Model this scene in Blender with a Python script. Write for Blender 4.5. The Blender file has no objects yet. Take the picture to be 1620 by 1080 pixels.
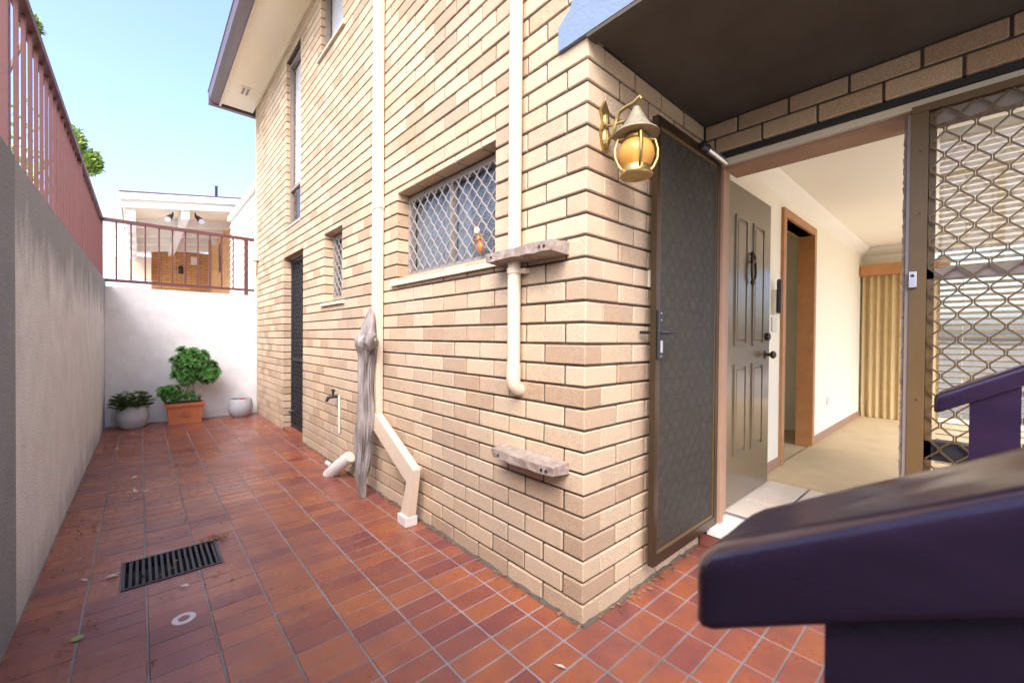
import bpy, math, random
from mathutils import Vector, Matrix
random.seed(7)
C = bpy.context.scene.collection
SC = bpy.context.scene
# ------------------------------------------------------------------ camera
F, YAW, PIT, ROL, SY = 658.15, 0.7298, -0.0099, 0.0081, 1.416
CAM = Vector((-1.3007, -1.0238, 1.1345))
fw = Vector((math.sin(YAW)*math.cos(PIT), math.cos(YAW)*math.cos(PIT), math.sin(PIT)))
rt0 = Vector((math.cos(YAW), -math.sin(YAW), 0)); up0 = rt0.cross(fw)
rt = math.cos(ROL)*rt0 + math.sin(ROL)*up0; up = -math.sin(ROL)*rt0 + math.cos(ROL)*up0
cd = bpy.data.cameras.new('camera'); cam = bpy.data.objects.new('camera', cd); C.objects.link(cam)
cam.matrix_world = Matrix(((rt.x, up.x, -fw.x, CAM.x), (rt.y, up.y, -fw.y, CAM.y), (rt.z, up.z, -fw.z, CAM.z), (0, 0, 0, 1)))
cd.sensor_width = 36; cd.sensor_fit = 'HORIZONTAL'; cd.lens = F/1620*36; cd.shift_y = SY/1620
cd.clip_start = 0.02; cd.clip_end = 2000
cd.dof.use_dof = True; cd.dof.focus_distance = 2.4; cd.dof.aperture_fstop = 8
SC.camera = cam
# ------------------------------------------------------------------ light
SUN_EL, SUN_AZ = math.radians(46), math.atan2(-0.62, -0.78)      # direction towards the sun in the xy plane
sd = Vector((math.cos(SUN_AZ)*math.cos(SUN_EL), math.sin(SUN_AZ)*math.cos(SUN_EL), math.sin(SUN_EL)))
W = bpy.data.worlds.new('World'); SC.world = W; W.use_nodes = True
nt = W.node_tree; nt.nodes.clear()
sky = nt.nodes.new('ShaderNodeTexSky'); sky.sky_type = 'NISHITA'; sky.sun_disc = False
sky.sun_elevation = SUN_EL; sky.sun_rotation = math.pi/2 - SUN_AZ
sky.air_density = 1.0; sky.dust_density = 4.0; sky.ozone_density = 1.0
bg = nt.nodes.new('ShaderNodeBackground'); bg.inputs['Strength'].default_value = 0.15
wo = nt.nodes.new('ShaderNodeOutputWorld')
nt.links.new(sky.outputs[0], bg.inputs['Color']); nt.links.new(bg.outputs[0], wo.inputs['Surface'])
sl = bpy.data.lights.new('sun', 'SUN'); sl.energy = 1.15; sl.angle = math.radians(50); sl.color = (1, .94, .85)   # sun behind thin bright cloud
so = bpy.data.objects.new('sun', sl); C.objects.link(so); so.rotation_euler = sd.to_track_quat('Z', 'Y').to_euler()
so.location = (-8, -8, 12)
vs = SC.view_settings; vs.view_transform = 'Standard'; vs.look = 'None'; vs.gamma = 1; vs.exposure = 1.82; vs.use_curve_mapping = False
vs.use_white_balance = True; vs.white_balance_temperature = 5900; vs.white_balance_tint = 18

# ------------------------------------------------------------------ materials
MATS = {}
def mat(name, col, rough=.6, var=.12, scale=8., bump=.0, bscale=60., metal=0., col2=None, rnd=None, trans=0., alpha=1., spec=.5, rndamt=.25, ani=None, dirt=0, dcol=(.30, .27, .23), speck=0, bdist=.004):
    """noise-varied principled material. rnd: 'OBJ' / 'ATTR' picks a per-piece random value and blends col -> col2."""
    m = bpy.data.materials.new(name); m.use_nodes = True; t = m.node_tree; N = t.nodes; L = t.links
    b = N['Principled BSDF']
    b.inputs['Roughness'].default_value = rough; b.inputs['Metallic'].default_value = metal
    b.inputs['Specular IOR Level'].default_value = spec
    if trans: b.inputs['Transmission Weight'].default_value = trans
    if alpha < 1: b.inputs['Alpha'].default_value = alpha
    tc = N.new('ShaderNodeTexCoord'); geo = N.new('ShaderNodeNewGeometry')
    no = N.new('ShaderNodeTexNoise'); no.inputs['Scale'].default_value = scale; no.inputs['Detail'].default_value = 6; no.inputs['Roughness'].default_value = .65
    P_ = geo.outputs['Position']
    if ani:
        mp = N.new('ShaderNodeMapping'); mp.inputs['Scale'].default_value = ani; L.new(P_, mp.inputs['Vector']); P_ = mp.outputs[0]
    L.new(P_, no.inputs['Vector'])
    c = N.new('ShaderNodeMix'); c.data_type = 'RGBA'
    c.inputs[6].default_value = (*col, 1); c.inputs[7].default_value = (*(col2 or tuple(x*.7 for x in col)), 1)
    if rnd:
        if rnd == 'OBJ':
            oi = N.new('ShaderNodeObjectInfo'); r = oi.outputs['Random']
        else:
            at = N.new('ShaderNodeAttribute'); at.attribute_name = 'rnd'; r = at.outputs['Fac']
        cr = N.new('ShaderNodeMath'); cr.operation = 'POWER'; cr.inputs[1].default_value = 1.8
        L.new(r, cr.inputs[0])
        ma = N.new('ShaderNodeMath'); ma.operation = 'MULTIPLY_ADD'; ma.inputs[1].default_value = rndamt*2.2; 
        L.new(cr.outputs[0], ma.inputs[0])
        sc = N.new('ShaderNodeMath'); sc.operation = 'MULTIPLY_ADD'; sc.inputs[1].default_value = var*2; sc.inputs[2].default_value = -var
        L.new(no.outputs['Fac'], sc.inputs[0]); L.new(sc.outputs[0], ma.inputs[2])
        ma.use_clamp = True
        L.new(ma.outputs[0], c.inputs[0])
    else:
        mr = N.new('ShaderNodeMapRange'); mr.inputs[1].default_value = .3; mr.inputs[2].default_value = .75
        mr.inputs[3].default_value = 0; mr.inputs[4].default_value = min(1, var*3) if not col2 else 1
        L.new(no.outputs['Fac'], mr.inputs[0]); L.new(mr.outputs[0], c.inputs[0])
    if speck:
        ns_ = N.new('ShaderNodeTexNoise'); ns_.inputs['Scale'].default_value = 300; ns_.inputs['Detail'].default_value = 3
        L.new(geo.outputs['Position'], ns_.inputs['Vector'])
        ms = N.new('ShaderNodeMapRange'); ms.inputs[1].default_value = .3; ms.inputs[2].default_value = .7; ms.inputs[3].default_value = 1-speck; ms.inputs[4].default_value = 1+speck
        L.new(ns_.outputs['Fac'], ms.inputs[0])
        c0 = c; c = N.new('ShaderNodeMix'); c.data_type = 'RGBA'; c.blend_type = 'MULTIPLY'; c.inputs[0].default_value = 1
        L.new(c0.outputs[2], c.inputs[6]); L.new(ms.outputs[0], c.inputs[7])
    if dirt:
        nd = N.new('ShaderNodeTexNoise'); nd.inputs['Scale'].default_value = 1.7; nd.inputs['Detail'].default_value = 8; nd.inputs['Roughness'].default_value = .7
        L.new(geo.outputs['Position'], nd.inputs['Vector'])
        md = N.new('ShaderNodeMapRange'); md.inputs[1].default_value = .42; md.inputs[2].default_value = .75; md.inputs[3].default_value = 0; md.inputs[4].default_value = dirt
        L.new(nd.outputs['Fac'], md.inputs[0])
        cx = N.new('ShaderNodeMix'); cx.data_type = 'RGBA'; L.new(md.outputs[0], cx.inputs[0]); L.new(c.outputs[2], cx.inputs[6]); cx.inputs[7].default_value = (*dcol, 1)
        L.new(cx.outputs[2], b.inputs['Base Color'])
        rg_ = N.new('ShaderNodeMath'); rg_.operation = 'MULTIPLY_ADD'; rg_.inputs[1].default_value = .45; rg_.inputs[2].default_value = rough; L.new(md.outputs[0], rg_.inputs[0]); L.new(rg_.outputs[0], b.inputs['Roughness'])
    else: L.new(c.outputs[2], b.inputs['Base Color'])
    if bump:
        n2 = N.new('ShaderNodeTexNoise'); n2.inputs['Scale'].default_value = bscale; n2.inputs['Detail'].default_value = 5
        L.new(P_, n2.inputs['Vector'])
        bp = N.new('ShaderNodeBump'); bp.inputs['Strength'].default_value = bump; bp.inputs['Distance'].default_value = bdist
        L.new(n2.outputs['Fac'], bp.inputs['Height']); L.new(bp.outputs[0], b.inputs['Normal'])
    MATS[name] = m; return m
BR1, BR2 = (.56, .425, .265), (.38, .255, .145)
for k, r in (('brick', 'OBJ'), ('brick_m', 'ATTR')):
    mat(k, BR1, .9, .30, 24, 1., 200, col2=BR2, rnd=r, rndamt=.42, dirt=.55, dcol=(.36, .31, .25), speck=.38)
BO1, BO2 = (.66, .36, .14), (.50, .25, .09)
for k, r in (('obrick', 'OBJ'), ('obrick_m', 'ATTR')):
    mat(k, BO1, .85, .16, 30, .5, 160, col2=BO2, rnd=r, rndamt=.3)
mat('mortar', (.105, .088, .066), .95, .2, 40, .6, 120)
for k, r in (('tile', 'OBJ'), ('tile_m', 'ATTR')):
    mat(k, (.30, .095, .038), .24, .6, 7, .15, 220, speck=.15, col2=(.145, .038, .042), rnd=r, rndamt=.34, dirt=.75, dcol=(.13, .055, .058))
mat('grout', (.34, .34, .34), .9, .3, .9, .4, 200, col2=(.06, .058, .055))
mat('bounce_pale', (.55, .50, .42), .9, .1, 2, .3, 80)
mat('ground', (.16, .15, .11), .95, .3, .6)
mat('cream_paint', (.66, .54, .38), .45, .05, 6, .05, 40)
mat('white_paint', (.70, .66, .58), .5, .05, 5)
mat('soffit_cream', (.88, .76, .54), .7, .05, 2)
mat('gutter', (.12, .075, .075), .35, .1, 4)
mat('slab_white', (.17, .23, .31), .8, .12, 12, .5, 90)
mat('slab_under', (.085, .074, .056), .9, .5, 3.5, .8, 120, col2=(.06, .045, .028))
mat('rail_red', (.115, .032, .024), .55, .15, 20, .05, 60)
mat('purple_paint', (.028, .014, .036), .20, .4, 25, .22, 28, col2=(.016, .009, .022), spec=.7, ani=(1, .25, 1))
mat('bronze', (.075, .05, .028), .32, .12, 30, metal=.6)
mat('bronze_paint', (.14, .085, .03), .45, .15, 14, spec=.4)
mat('dark_metal', (.03, .03, .035), .45, .2, 20, metal=.3)
mat('silver', (.62, .62, .62), .3, .05, 30, metal=.9)
mat('grille_cream', (.32, .295, .25), .4, .08, 30)
mat('grille_bronze', (.12, .078, .03), .4, .1, 40, metal=.3)
mat('alu_brown', (.25, .20, .16), .45, .1, 10)
mat('curtain_sheer', (.17, .195, .23), .9, .06, 14, .3, 14)
mat('win_frame', (.27, .23, .20), .45, .1, 12)
mat('curtain_pale', (.60, .63, .66), .9, .06, 14, .3, 14)
mat('dark_void', (.02, .02, .022), .7, .1)
mat('timber_pink', (.38, .23, .14), .6, .15, 12, .1, 60)
mat('timber_orange', (.50, .24, .085), .5, .2, 9, .15, 70, col2=(.36, .16, .05))
mat('door_paint', (.155, .115, .066), .18, .08, 6, .02, 30)
mat('door_edge', (.48, .38, .18), .6, .2, 12)
mat('wall_cream', (.90, .84, .66), .85, .03, 1.5)
mat('ceiling', (.90, .86, .74), .9, .02, 1)
mat('carpet', (.60, .47, .26), .97, .35, 4, 1., 260, col2=(.50, .38, .20))
mat('floor_tile', (.66, .58, .46), .35, .12, 8)
mat('curtain', (.58, .44, .22), .85, .12, 10, .2, 200)
mat('blind', (.92, .84, .62), .55, .03, 4)
mat('brass', (.55, .38, .12), .32, .35, 40, .15, 90, metal=.85, col2=(.22, .17, .08))
mat('verdigris', (.34, .31, .22), .55, .4, 40, .3, 90, metal=.4, col2=(.20, .17, .10))

mat('drift', (.36, .32, .285), .95, .4, 30, 1., 70, col2=(.10, .085, .072), ani=(1, 1, .10))
mat('weather_timber', (.40, .33, .26), .9, .5, 22, .9, 70, col2=(.17, .12, .09))
mat('terracotta', (.52, .17, .065), .75, .15, 10, .3, 120)
mat('granite', (.58, .60, .62), .8, .9, 130, .6, 150, col2=(.22, .225, .23))
mat('soil', (.05, .035, .025), 1, .3, 40, .8, 90)
mat('leaf_rosette', (.10, .26, .045), .45, .5, 22, col2=(.035, .12, .02), spec=.4)
mat('leaf_dark', (.10, .24, .045), .5, .6, 18, col2=(.08, .07, .03))
mat('leaf_tree', (.38, .48, .10), .6, .5, 3, col2=(.18, .28, .05))
mat('bark', (.22, .17, .12), .9, .3, 20, .5, 60)
mat('dead_leaf', (.30, .17, .07), .8, .6, 25, col2=(.14, .06, .03))
mat('pale_leaf', (.62, .56, .46), .8, .3, 25)
mat('green_leaf', (.25, .36, .10), .6, .3, 25)
mat('pink', (.6, .05, .12), .5, .1)
mat('neigh_white', (.80, .76, .66), .6, .04, 3)
mat('plastic_cream', (.72, .66, .50), .4, .04, 10)
mat('ant_orange', (.45, .17, .04), .3, .3, 60)
mat('ant_cream', (.75, .62, .40), .35, .2, 60)
mat('ring_white', (.62, .62, .64), .8, .3, 60)
# fly-screen cloth: fine dark weave, a share of the rays passes between the threads
m = mat('flymesh', (.055, .047, .036), .6, .1, 300)
t = m.node_tree; tr = t.nodes.new('ShaderNodeBsdfTransparent'); mx = t.nodes.new('ShaderNodeMixShader'); mx.inputs[0].default_value = .6
o_ = t.nodes['Material Output']; b_ = t.nodes['Principled BSDF']
t.links.new(tr.outputs[0], mx.inputs[1]); t.links.new(b_.outputs[0], mx.inputs[2]); t.links.new(mx.outputs[0], o_.inputs['Surface'])
# window glass: thin pane
m = mat('glass', (.9, .95, .95), .03, 0, 1)
t = m.node_tree; tr = t.nodes.new('ShaderNodeBsdfTransparent'); gl = t.nodes.new('ShaderNodeBsdfGlossy'); gl.inputs['Roughness'].default_value = .02
lw = t.nodes.new('ShaderNodeLayerWeight'); lw.inputs[0].default_value = .5; pw_ = t.nodes.new('ShaderNodeMath'); pw_.operation = 'POWER'; pw_.inputs[1].default_value = 4; t.links.new(lw.outputs['Facing'], pw_.inputs[0])
fr = t.nodes.new('ShaderNodeMath'); fr.operation = 'MULTIPLY_ADD'; fr.inputs[1].default_value = .4; fr.inputs[2].default_value = .03; t.links.new(pw_.outputs[0], fr.inputs[0]); mx = t.nodes.new('ShaderNodeMixShader')
t.links.new(fr.outputs[0], mx.inputs[0]); t.links.new(tr.outputs[0], mx.inputs[1]); t.links.new(gl.outputs[0], mx.inputs[2])
t.links.new(mx.outputs[0], t.nodes['Material Output'].inputs['Surface'])
m = mat('amber', (.9, .55, .12), .1, 0, 1)
t = m.node_tree; tr = t.nodes.new('ShaderNodeBsdfTransparent'); tr.inputs[0].default_value = (.95, .62, .18, 1); b_ = t.nodes['Principled BSDF']; mx = t.nodes.new('ShaderNodeMixShader'); mx.inputs[0].default_value = .45
t.links.new(tr.outputs[0], mx.inputs[1]); t.links.new(b_.outputs[0], mx.inputs[2]); t.links.new(mx.outputs[0], t.nodes['Material Output'].inputs['Surface'])
# weathered render: white or grey base with a grey lichen band of ragged drips below the coping, dirt at the foot
def render_mat(name, base, dark, top, drip, amount):
    m = mat(name, base, .9, .22, 5, 1., 95, bdist=.012, speck=.12); t = m.node_tree; N = t.nodes; L = t.links; b = N['Principled BSDF']
    src = b.inputs['Base Color'].links[0].from_socket
    geo = N.new('ShaderNodeNewGeometry'); sx = N.new('ShaderNodeSeparateXYZ'); L.new(geo.outputs['Position'], sx.inputs[0])
    mp = N.new('ShaderNodeMapping'); mp.inputs['Scale'].default_value = (3.2, 3.2, 1.1); L.new(geo.outputs['Position'], mp.inputs['Vector'])
    n = N.new('ShaderNodeTexNoise'); n.inputs['Scale'].default_value = 1.6; n.inputs['Detail'].default_value = 7; n.inputs['Roughness'].default_value = .6
    L.new(mp.outputs[0], n.inputs['Vector'])
    a = N.new('ShaderNodeMath'); a.operation = 'MULTIPLY_ADD'; a.inputs[1].default_value = drip*2.4; a.inputs[2].default_value = -(top + drip*1.2 - drip*.75)
    L.new(n.outputs['Fac'], a.inputs[0])
    ad = N.new('ShaderNodeMath'); L.new(a.outputs[0], ad.inputs[0]); L.new(sx.outputs[2], ad.inputs[1])
    mr = N.new('ShaderNodeMapRange'); mr.inputs[1].default_value = -.16; mr.inputs[2].default_value = .12; mr.inputs[3].default_value = 0; mr.inputs[4].default_value = amount
    L.new(ad.outputs[0], mr.inputs[0])
    # foot dirt
    f1 = N.new('ShaderNodeMath'); f1.operation = 'MULTIPLY_ADD'; f1.inputs[1].default_value = -.5; L.new(n.outputs['Fac'], f1.inputs[0]); L.new(sx.outputs[2], f1.inputs[2])
    f2 = N.new('ShaderNodeMapRange'); f2.inputs[1].default_value = -.28; f2.inputs[2].default_value = -.06; f2.inputs[3].default_value = .55; f2.inputs[4].default_value = 0
    L.new(f1.outputs[0], f2.inputs[0])
    mx = N.new('ShaderNodeMath'); mx.operation = 'MAXIMUM'; L.new(mr.outputs[0], mx.inputs[0]); L.new(f2.outputs[0], mx.inputs[1])
    c = N.new('ShaderNodeMix'); c.data_type = 'RGBA'; L.new(mx.outputs[0], c.inputs[0]); L.new(src, c.inputs[6]); c.inputs[7].default_value = (*dark, 1)
    L.new(c.outputs[2], b.inputs['Base Color'])
render_mat('render_white', (.71, .745, .775), (.20, .225, .25), 1.80, .36, .8)
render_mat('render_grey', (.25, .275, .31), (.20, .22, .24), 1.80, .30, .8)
render_mat('render_back', (.82, .81, .78), (.5, .48, .43), 1.80, .12, .5)

# ------------------------------------------------------------------ mesh helpers
def chbox(c=.004):
    """unit-less chamfered box factory: returns fn(x0,x1,y0,y1,z0,z1)->(verts,faces)"""
    def fn(x0, x1, y0, y1, z0, z1, c=c):
        V = []; idx = {}
        X = (x0, x1); Y = (y0, y1); Z = (z0, z1)
        for i in (0, 1):
            for j in (0, 1):
                for k in (0, 1):
                    sx, sy, sz = (c if i == 0 else -c), (c if j == 0 else -c), (c if k == 0 else -c)
                    for a, v in enumerate(((X[i], Y[j]+sy, Z[k]+sz), (X[i]+sx, Y[j], Z[k]+sz), (X[i]+sx, Y[j]+sy, Z[k]))):
                        idx[(i, j, k, a)] = len(V); V.append(v)
        F = []
        def q(*l): F.append([idx[x] for x in l])
        for i in (0, 1):
            l = [(i, 0, 0, 0), (i, 1, 0, 0), (i, 1, 1, 0), (i, 0, 1, 0)]; q(*(l if i else l[::-1]))
            l = [(0, i, 0, 1), (0, i, 1, 1), (1, i, 1, 1), (1, i, 0, 1)]; q(*(l if i else l[::-1]))
            l = [(0, 0, i, 2), (1, 0, i, 2), (1, 1, i, 2), (0, 1, i, 2)]; q(*(l if i else l[::-1]))
        for i in (0, 1):
            for j in (0, 1):
                s = (i == j)
                l = [(i, j, 0, 0), (i, j, 0, 1), (i, j, 1, 1), (i, j, 1, 0)]; q(*(l if s else l[::-1]))
                l = [(i, 0, j, 0), (i, 0, j, 2), (i, 1, j, 2), (i, 1, j, 0)]; q(*(l[::-1] if s else l))
                l = [(0, i, j, 1), (0, i, j, 2), (1, i, j, 2), (1, i, j, 1)]; q(*(l if s else l[::-1]))
                for k in (0, 1):
                    l = [(i, j, k, 0), (i, j, k, 1), (i, j, k, 2)]; q(*(l if (i+j+k) % 2 else l[::-1]))
        return V, F
    return fn
CB = chbox()
class MB:
    def __init__(s): s.v = []; s.f = []; s.r = []
    def add(s, V, Fc, rnd=None):
        o = len(s.v); s.v += [tuple(v) for v in V]; s.f += [[o+i for i in f] for f in Fc]
        if rnd is not None: s.r += [rnd]*len(Fc)
        return s
    def box(s, x0, x1, y0, y1, z0, z1, rnd=None):
        V = [(x, y, z) for x in (x0, x1) for y in (y0, y1) for z in (z0, z1)]
        return s.add(V, [[0, 1, 3, 2], [4, 6, 7, 5], [0, 4, 5, 1], [2, 3, 7, 6], [0, 2, 6, 4], [1, 5, 7, 3]], rnd)
    def cbox(s, x0, x1, y0, y1, z0, z1, c=.003, rnd=None):
        return s.add(*CB(x0, x1, y0, y1, z0, z1, c), rnd)
    def tube(s, pts, r, n=8, cap=True, closed=False):
        P = [Vector(p) for p in pts]; R = r if isinstance(r, (list, tuple)) else [r]*len(P)
        V = []; Fc = []; prev = None
        for i, p in enumerate(P):
            if closed: d = P[(i+1) % len(P)] - P[i-1]
            else: d = P[min(i+1, len(P)-1)] - P[max(i-1, 0)]
            if d.length < 1e-9: d = Vector((0, 0, 1))
            d.normalize()
            if prev is None:
                a = Vector((0, 0, 1)) if abs(d.z) < .9 else Vector((1, 0, 0)); u = d.cross(a).normalized()
            else:
                u = (prev - d*prev.dot(d)); u = u.normalized() if u.length > 1e-6 else d.orthogonal().normalized()
            prev = u; w = d.cross(u)
            for k in range(n):
                an = 2*math.pi*(k+.5)/n; V.append(p + R[i]*(math.cos(an)*u + math.sin(an)*w))
        m = len(P)
        for i in range(m if closed else m-1):
            for k in range(n):
                a, b = i*n+k, i*n+(k+1) % n; j = (i+1) % m
                Fc.append([a, b, j*n+(k+1) % n, j*n+k])
        if cap and not closed: Fc.append(list(range(n))[::-1]); Fc.append([(m-1)*n+k for k in range(n)])
        return s.add(V, Fc)
    def lathe(s, prof, c, n=24, axis='z', sq=1.0):
        V = []; Fc = []
        for (r, h) in prof:
            for k in range(n):
                a = 2*math.pi*k/n; x, y = r*math.cos(a), r*math.sin(a)*sq
                V.append((c[0]+x, c[1]+y, c[2]+h) if axis == 'z' else ((c[0]+h, c[1]+x, c[2]+y) if axis == 'x' else (c[0]+x, c[1]+h, c[2]+y)))
        m = len(prof)
        for i in range(m-1):
            for k in range(n): Fc.append([i*n+k, i*n+(k+1) % n, (i+1)*n+(k+1) % n, (i+1)*n+k])
        if prof[0][0] > 1e-4: Fc.append(list(range(n))[::-1])
        if prof[-1][0] > 1e-4: Fc.append([(m-1)*n+k for k in range(n)])
        return s.add(V, Fc)
    def prism(s, poly, a0, a1, plane='yz'):
        n = len(poly); mk = {'yz': lambda p, a: (a, p[0], p[1]), 'xz': lambda p, a: (p[0], a, p[1]), 'xy': lambda p, a: (p[0], p[1], a)}[plane]
        V = [mk(p, a0) for p in poly] + [mk(p, a1) for p in poly]
        return s.add(V, [list(range(n))[::-1], list(range(n, 2*n))] + [[i, (i+1) % n, n+(i+1) % n, n+i] for i in range(n)])
    def ell(s, c, r, n=10, m=7):
        prof = [(math.sin(math.pi*i/m), -math.cos(math.pi*i/m)) for i in range(m+1)]
        V = []; Fc = []
        for (q, h) in prof:
            for k in range(n): a = 2*math.pi*k/n; V.append((c[0]+r[0]*q*math.cos(a), c[1]+r[1]*q*math.sin(a), c[2]+r[2]*h))
        for i in range(m):
            for k in range(n): Fc.append([i*n+k, i*n+(k+1) % n, (i+1)*n+(k+1) % n, (i+1)*n+k])
        return s.add(V, Fc)
    def mesh(s, name, m, smooth=False):
        me = bpy.data.meshes.new(name); me.from_pydata(s.v, [], s.f); me.materials.append(MATS[m])
        if s.r:
            a = me.attributes.new('rnd', 'FLOAT', 'FACE'); a.data.foreach_set('value', s.r)
        if smooth:
            me.polygons.foreach_set('use_smooth', [True]*len(me.polygons))
        import bmesh
        bm = bmesh.new(); bm.from_mesh(me)
        bmesh.ops.recalc_face_normals(bm, faces=bm.faces); bm.to_mesh(me); bm.free()
        if smooth: me.set_sharp_from_angle(angle=math.radians(40))
        return me
    def obj(s, name, m, parent=None, smooth=False):
        o = bpy.data.objects.new(name, s.mesh(name, m, smooth)); C.objects.link(o)
        if parent: o.parent = parent
        return o
def tag(o, label, cat, group=None, kind=None):
    if label: o['label'] = label
    if cat: o['category'] = cat
    if group: o['group'] = group
    if kind: o['kind'] = kind
    return o
def empty(name, loc=(0, 0, 0), label=None, cat=None, group=None):
    o = bpy.data.objects.new(name, None); C.objects.link(o); o.empty_display_size = .1
    o.location = loc; tag(o, label, cat, group)
    bpy.context.view_layer.update()
    return o
def part(mb, name, m, parent, smooth=False):
    o = mb.obj(name, m, None, smooth)
    par = Vector((0, 0, 0)); q = parent
    while q: par += q.location; q = q.parent
    o.parent = parent; o.data.transform(Matrix.Translation(-par)); return o
def sub(r, hs):
    """rectangle r minus list of rectangles -> list of rectangles"""
    out = [r]
    for h in hs:
        nx = []
        for a in out:
            if h[1] <= a[0] or h[0] >= a[1] or h[3] <= a[2] or h[2] >= a[3]: nx.append(a); continue
            if a[0] < h[0]: nx.append((a[0], h[0], a[2], a[3]))
            if a[1] > h[1]: nx.append((h[1], a[1], a[2], a[3]))
            l, rr = max(a[0], h[0]), min(a[1], h[1])
            if a[2] < h[2]: nx.append((l, rr, a[2], h[2]))
            if a[3] > h[3]: nx.append((l, rr, h[3], a[3]))
        out = nx
    return out
def scr(p):
    d = Vector(p)-CAM; z = d.dot(fw)
    if z < .05: return None
    return (810+F*d.dot(rt)/z, 540-F*d.dot(up)/z)
def parea(P):
    S = [scr(p) for p in P]
    if any(s is None for s in S): return 0
    cx = sum(s[0] for s in S)/4; cy = sum(s[1] for s in S)/4
    if not (-10 < cx < 1630 and -10 < cy < 1090): return 0
    return abs(sum(S[i][0]*S[(i+1) % 4][1]-S[(i+1) % 4][0]*S[i][1] for i in range(4)))/2

# ------------------------------------------------------------------ ground and tiled floor
g = MB(); g.box(-300, 300, -300, 300, -.5, -.30).obj('ground', 'ground'); tag(bpy.data.objects['ground'], None, None, kind='structure')
floor = MB()
DR = (-1.365, -.99, 1.485, 1.79)
for a in sub((-1.75, 1.1, -3.2, 6.2), [DR]): floor.box(a[0], a[1], a[2], a[3], -.28, -.003)
fo = floor.obj('tiled_floor', 'grout'); tag(fo, None, None, kind='structure')
TP, TQ = .195, .0975
tl = []
for i in range(-9, 7):
    for j in range(-17, 63):
        x0, x1 = -.11+i*TP+.0035, -.11+(i+1)*TP-.0035; y0, y1 = j*TQ+.003, (j+1)*TQ-.003
        x0 = max(x0, -1.659+(y0-1.2)*.0085)
        if y0 >= -.005: x1 = min(x1, -.004)
        x1 = min(x1, 1.03)
        if x1-x0 < .015: continue
        for a in sub((x0, x1, y0, y1), [(DR[0]-.004, DR[1]+.004, DR[2]-.004, DR[3]+.004)]):
            if a[1]-a[0] < .01 or a[3]-a[2] < .01: continue
            tl.append((parea([(a[0], a[2], 0), (a[1], a[2], 0), (a[1], a[3], 0), (a[0], a[3], 0)]), a))
tl.sort(key=lambda t: -t[0])
cache = {}
st = MB()
def wob(): return random.uniform(-.0012, .0008)
for n, (ar, a) in enumerate(tl):
    if n < 298:
        key = (round(a[1]-a[0], 3), round(a[3]-a[2], 3))
        if key not in cache: cache[key] = MB().cbox(0, key[0], 0, key[1], -.012, 0, .0022).mesh('tile', 'tile')
        o = bpy.data.objects.new('tile', cache[key]); C.objects.link(o); o.location = (a[0], a[2], wob()); o.parent = fo
    else:
        st.cbox(*a, -.012, wob(), .002, rnd=random.random())
s_ = st.obj('tiles', 'tile_m', fo); s_['kind'] = 'stuff'

dv = MB().box(-1.9, 14, -14, -3.2, -.29, -.006).box(1.3, 14, -3.199, -2.2, -.29, -.006).obj('bounce_slab', 'bounce_pale'); tag(dv, None, None, kind='structure')  # pale unseen slab added to bounce daylight into the room
# ------------------------------------------------------------------ the brick house
house = empty('brick_house', (0, 0, 0), 'two storey cream brick house with downpipes, grilled windows and open front door', 'house')
LP, H0, CH = .2306, .1071, .086
J = .005
bricks = []     # (area, wall, box, rnd)
def lay(wall, mk, fa, u0, u1, z0, z1, opens, first, flip_first):
    """mk(ua,ub,za,zb)->box ; fa -> 4 points of the face ; first(c) gives first joint position for course c"""
    c0 = int(round(z0/CH))
    c = c0
    while c*CH < z1-.03:
        za, zb = c*CH, min(c*CH+.076, z1)
        u = u0; nx = first(c)
        while u < u1-.015:
            e = min(nx-J, u1)
            if e-u > .015:
                for r in sub((u, e, za, zb), opens):
                    if r[1]-r[0] > .018 and r[3]-r[2] > .012:
                        bricks.append((parea(fa(*r)), wall, mk(*r), random.random()))
            u = nx+J; nx += LP
        c += 1
# openings (u along y, z)
O_WIN = (.572, 1.642, 1.535, 2.105)
O_SM = (2.69, 3.125, 1.475, 2.10)
O_DR = (3.80, 4.645, -.1, 2.08)
O_TALL = (3.88, 4.47, 2.43, 4.37)
O_UP = (2.68, 3.18, 3.835, 4.45)
def snap(o):
    n0 = round((o[0]+J-H0)/(LP/2)); n1 = round((o[1]-J-H0)/(LP/2))
    return (H0+n0*LP/2-J, H0+n1*LP/2+J, o[2], o[3])
O_WIN, O_SM, O_DR, O_TALL, O_UP = map(snap, (O_WIN, O_SM, O_DR, O_TALL, O_UP))
LO = [O_WIN, O_SM, O_DR, O_TALL, O_UP]
def core(name, boxes):
    m = MB()
    for b in boxes: m.box(*b)
    return part(m, name, 'mortar', house)
ex = .008
wl = core('wall', [(.009, .25, a[0], a[1], a[2], a[3]) for a in sub((.009, 6.14, -.05, 4.6), [(o[0]-ex, o[1]+ex, o[2]-ex, o[3]+ex) for o in LO])])
wl['label'] = 'long side wall of cream bricks with dark raked joints'
wr = core('wall', [(.26, 1.30, .009, .03, -.05, 2.33)]); wr['label'] = 'return wall of cream bricks beside the open screen door'
MY0, MY1, OPZ = -.05, -1.95, 2.148
wd = core('wall', [(1.049, 1.25, a[0], a[1], a[2], a[3]) for a in sub((-2.1, .009, -.05, 2.33), [(MY1-ex, MY0+ex, -.1, OPZ+ex)])]); wd['label'] = 'short brick wall over the front doorway'
lay(wl, lambda a, b, z, w: (0, .11, a, b, z, w), lambda a, b, z, w: [(0, a, z), (0, b, z), (0, b, w), (0, a, w)], 0, 6.15, 0, 4.57, LO,
    lambda c: (H0+LP/2 if c % 2 == 0 else H0), None)
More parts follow.
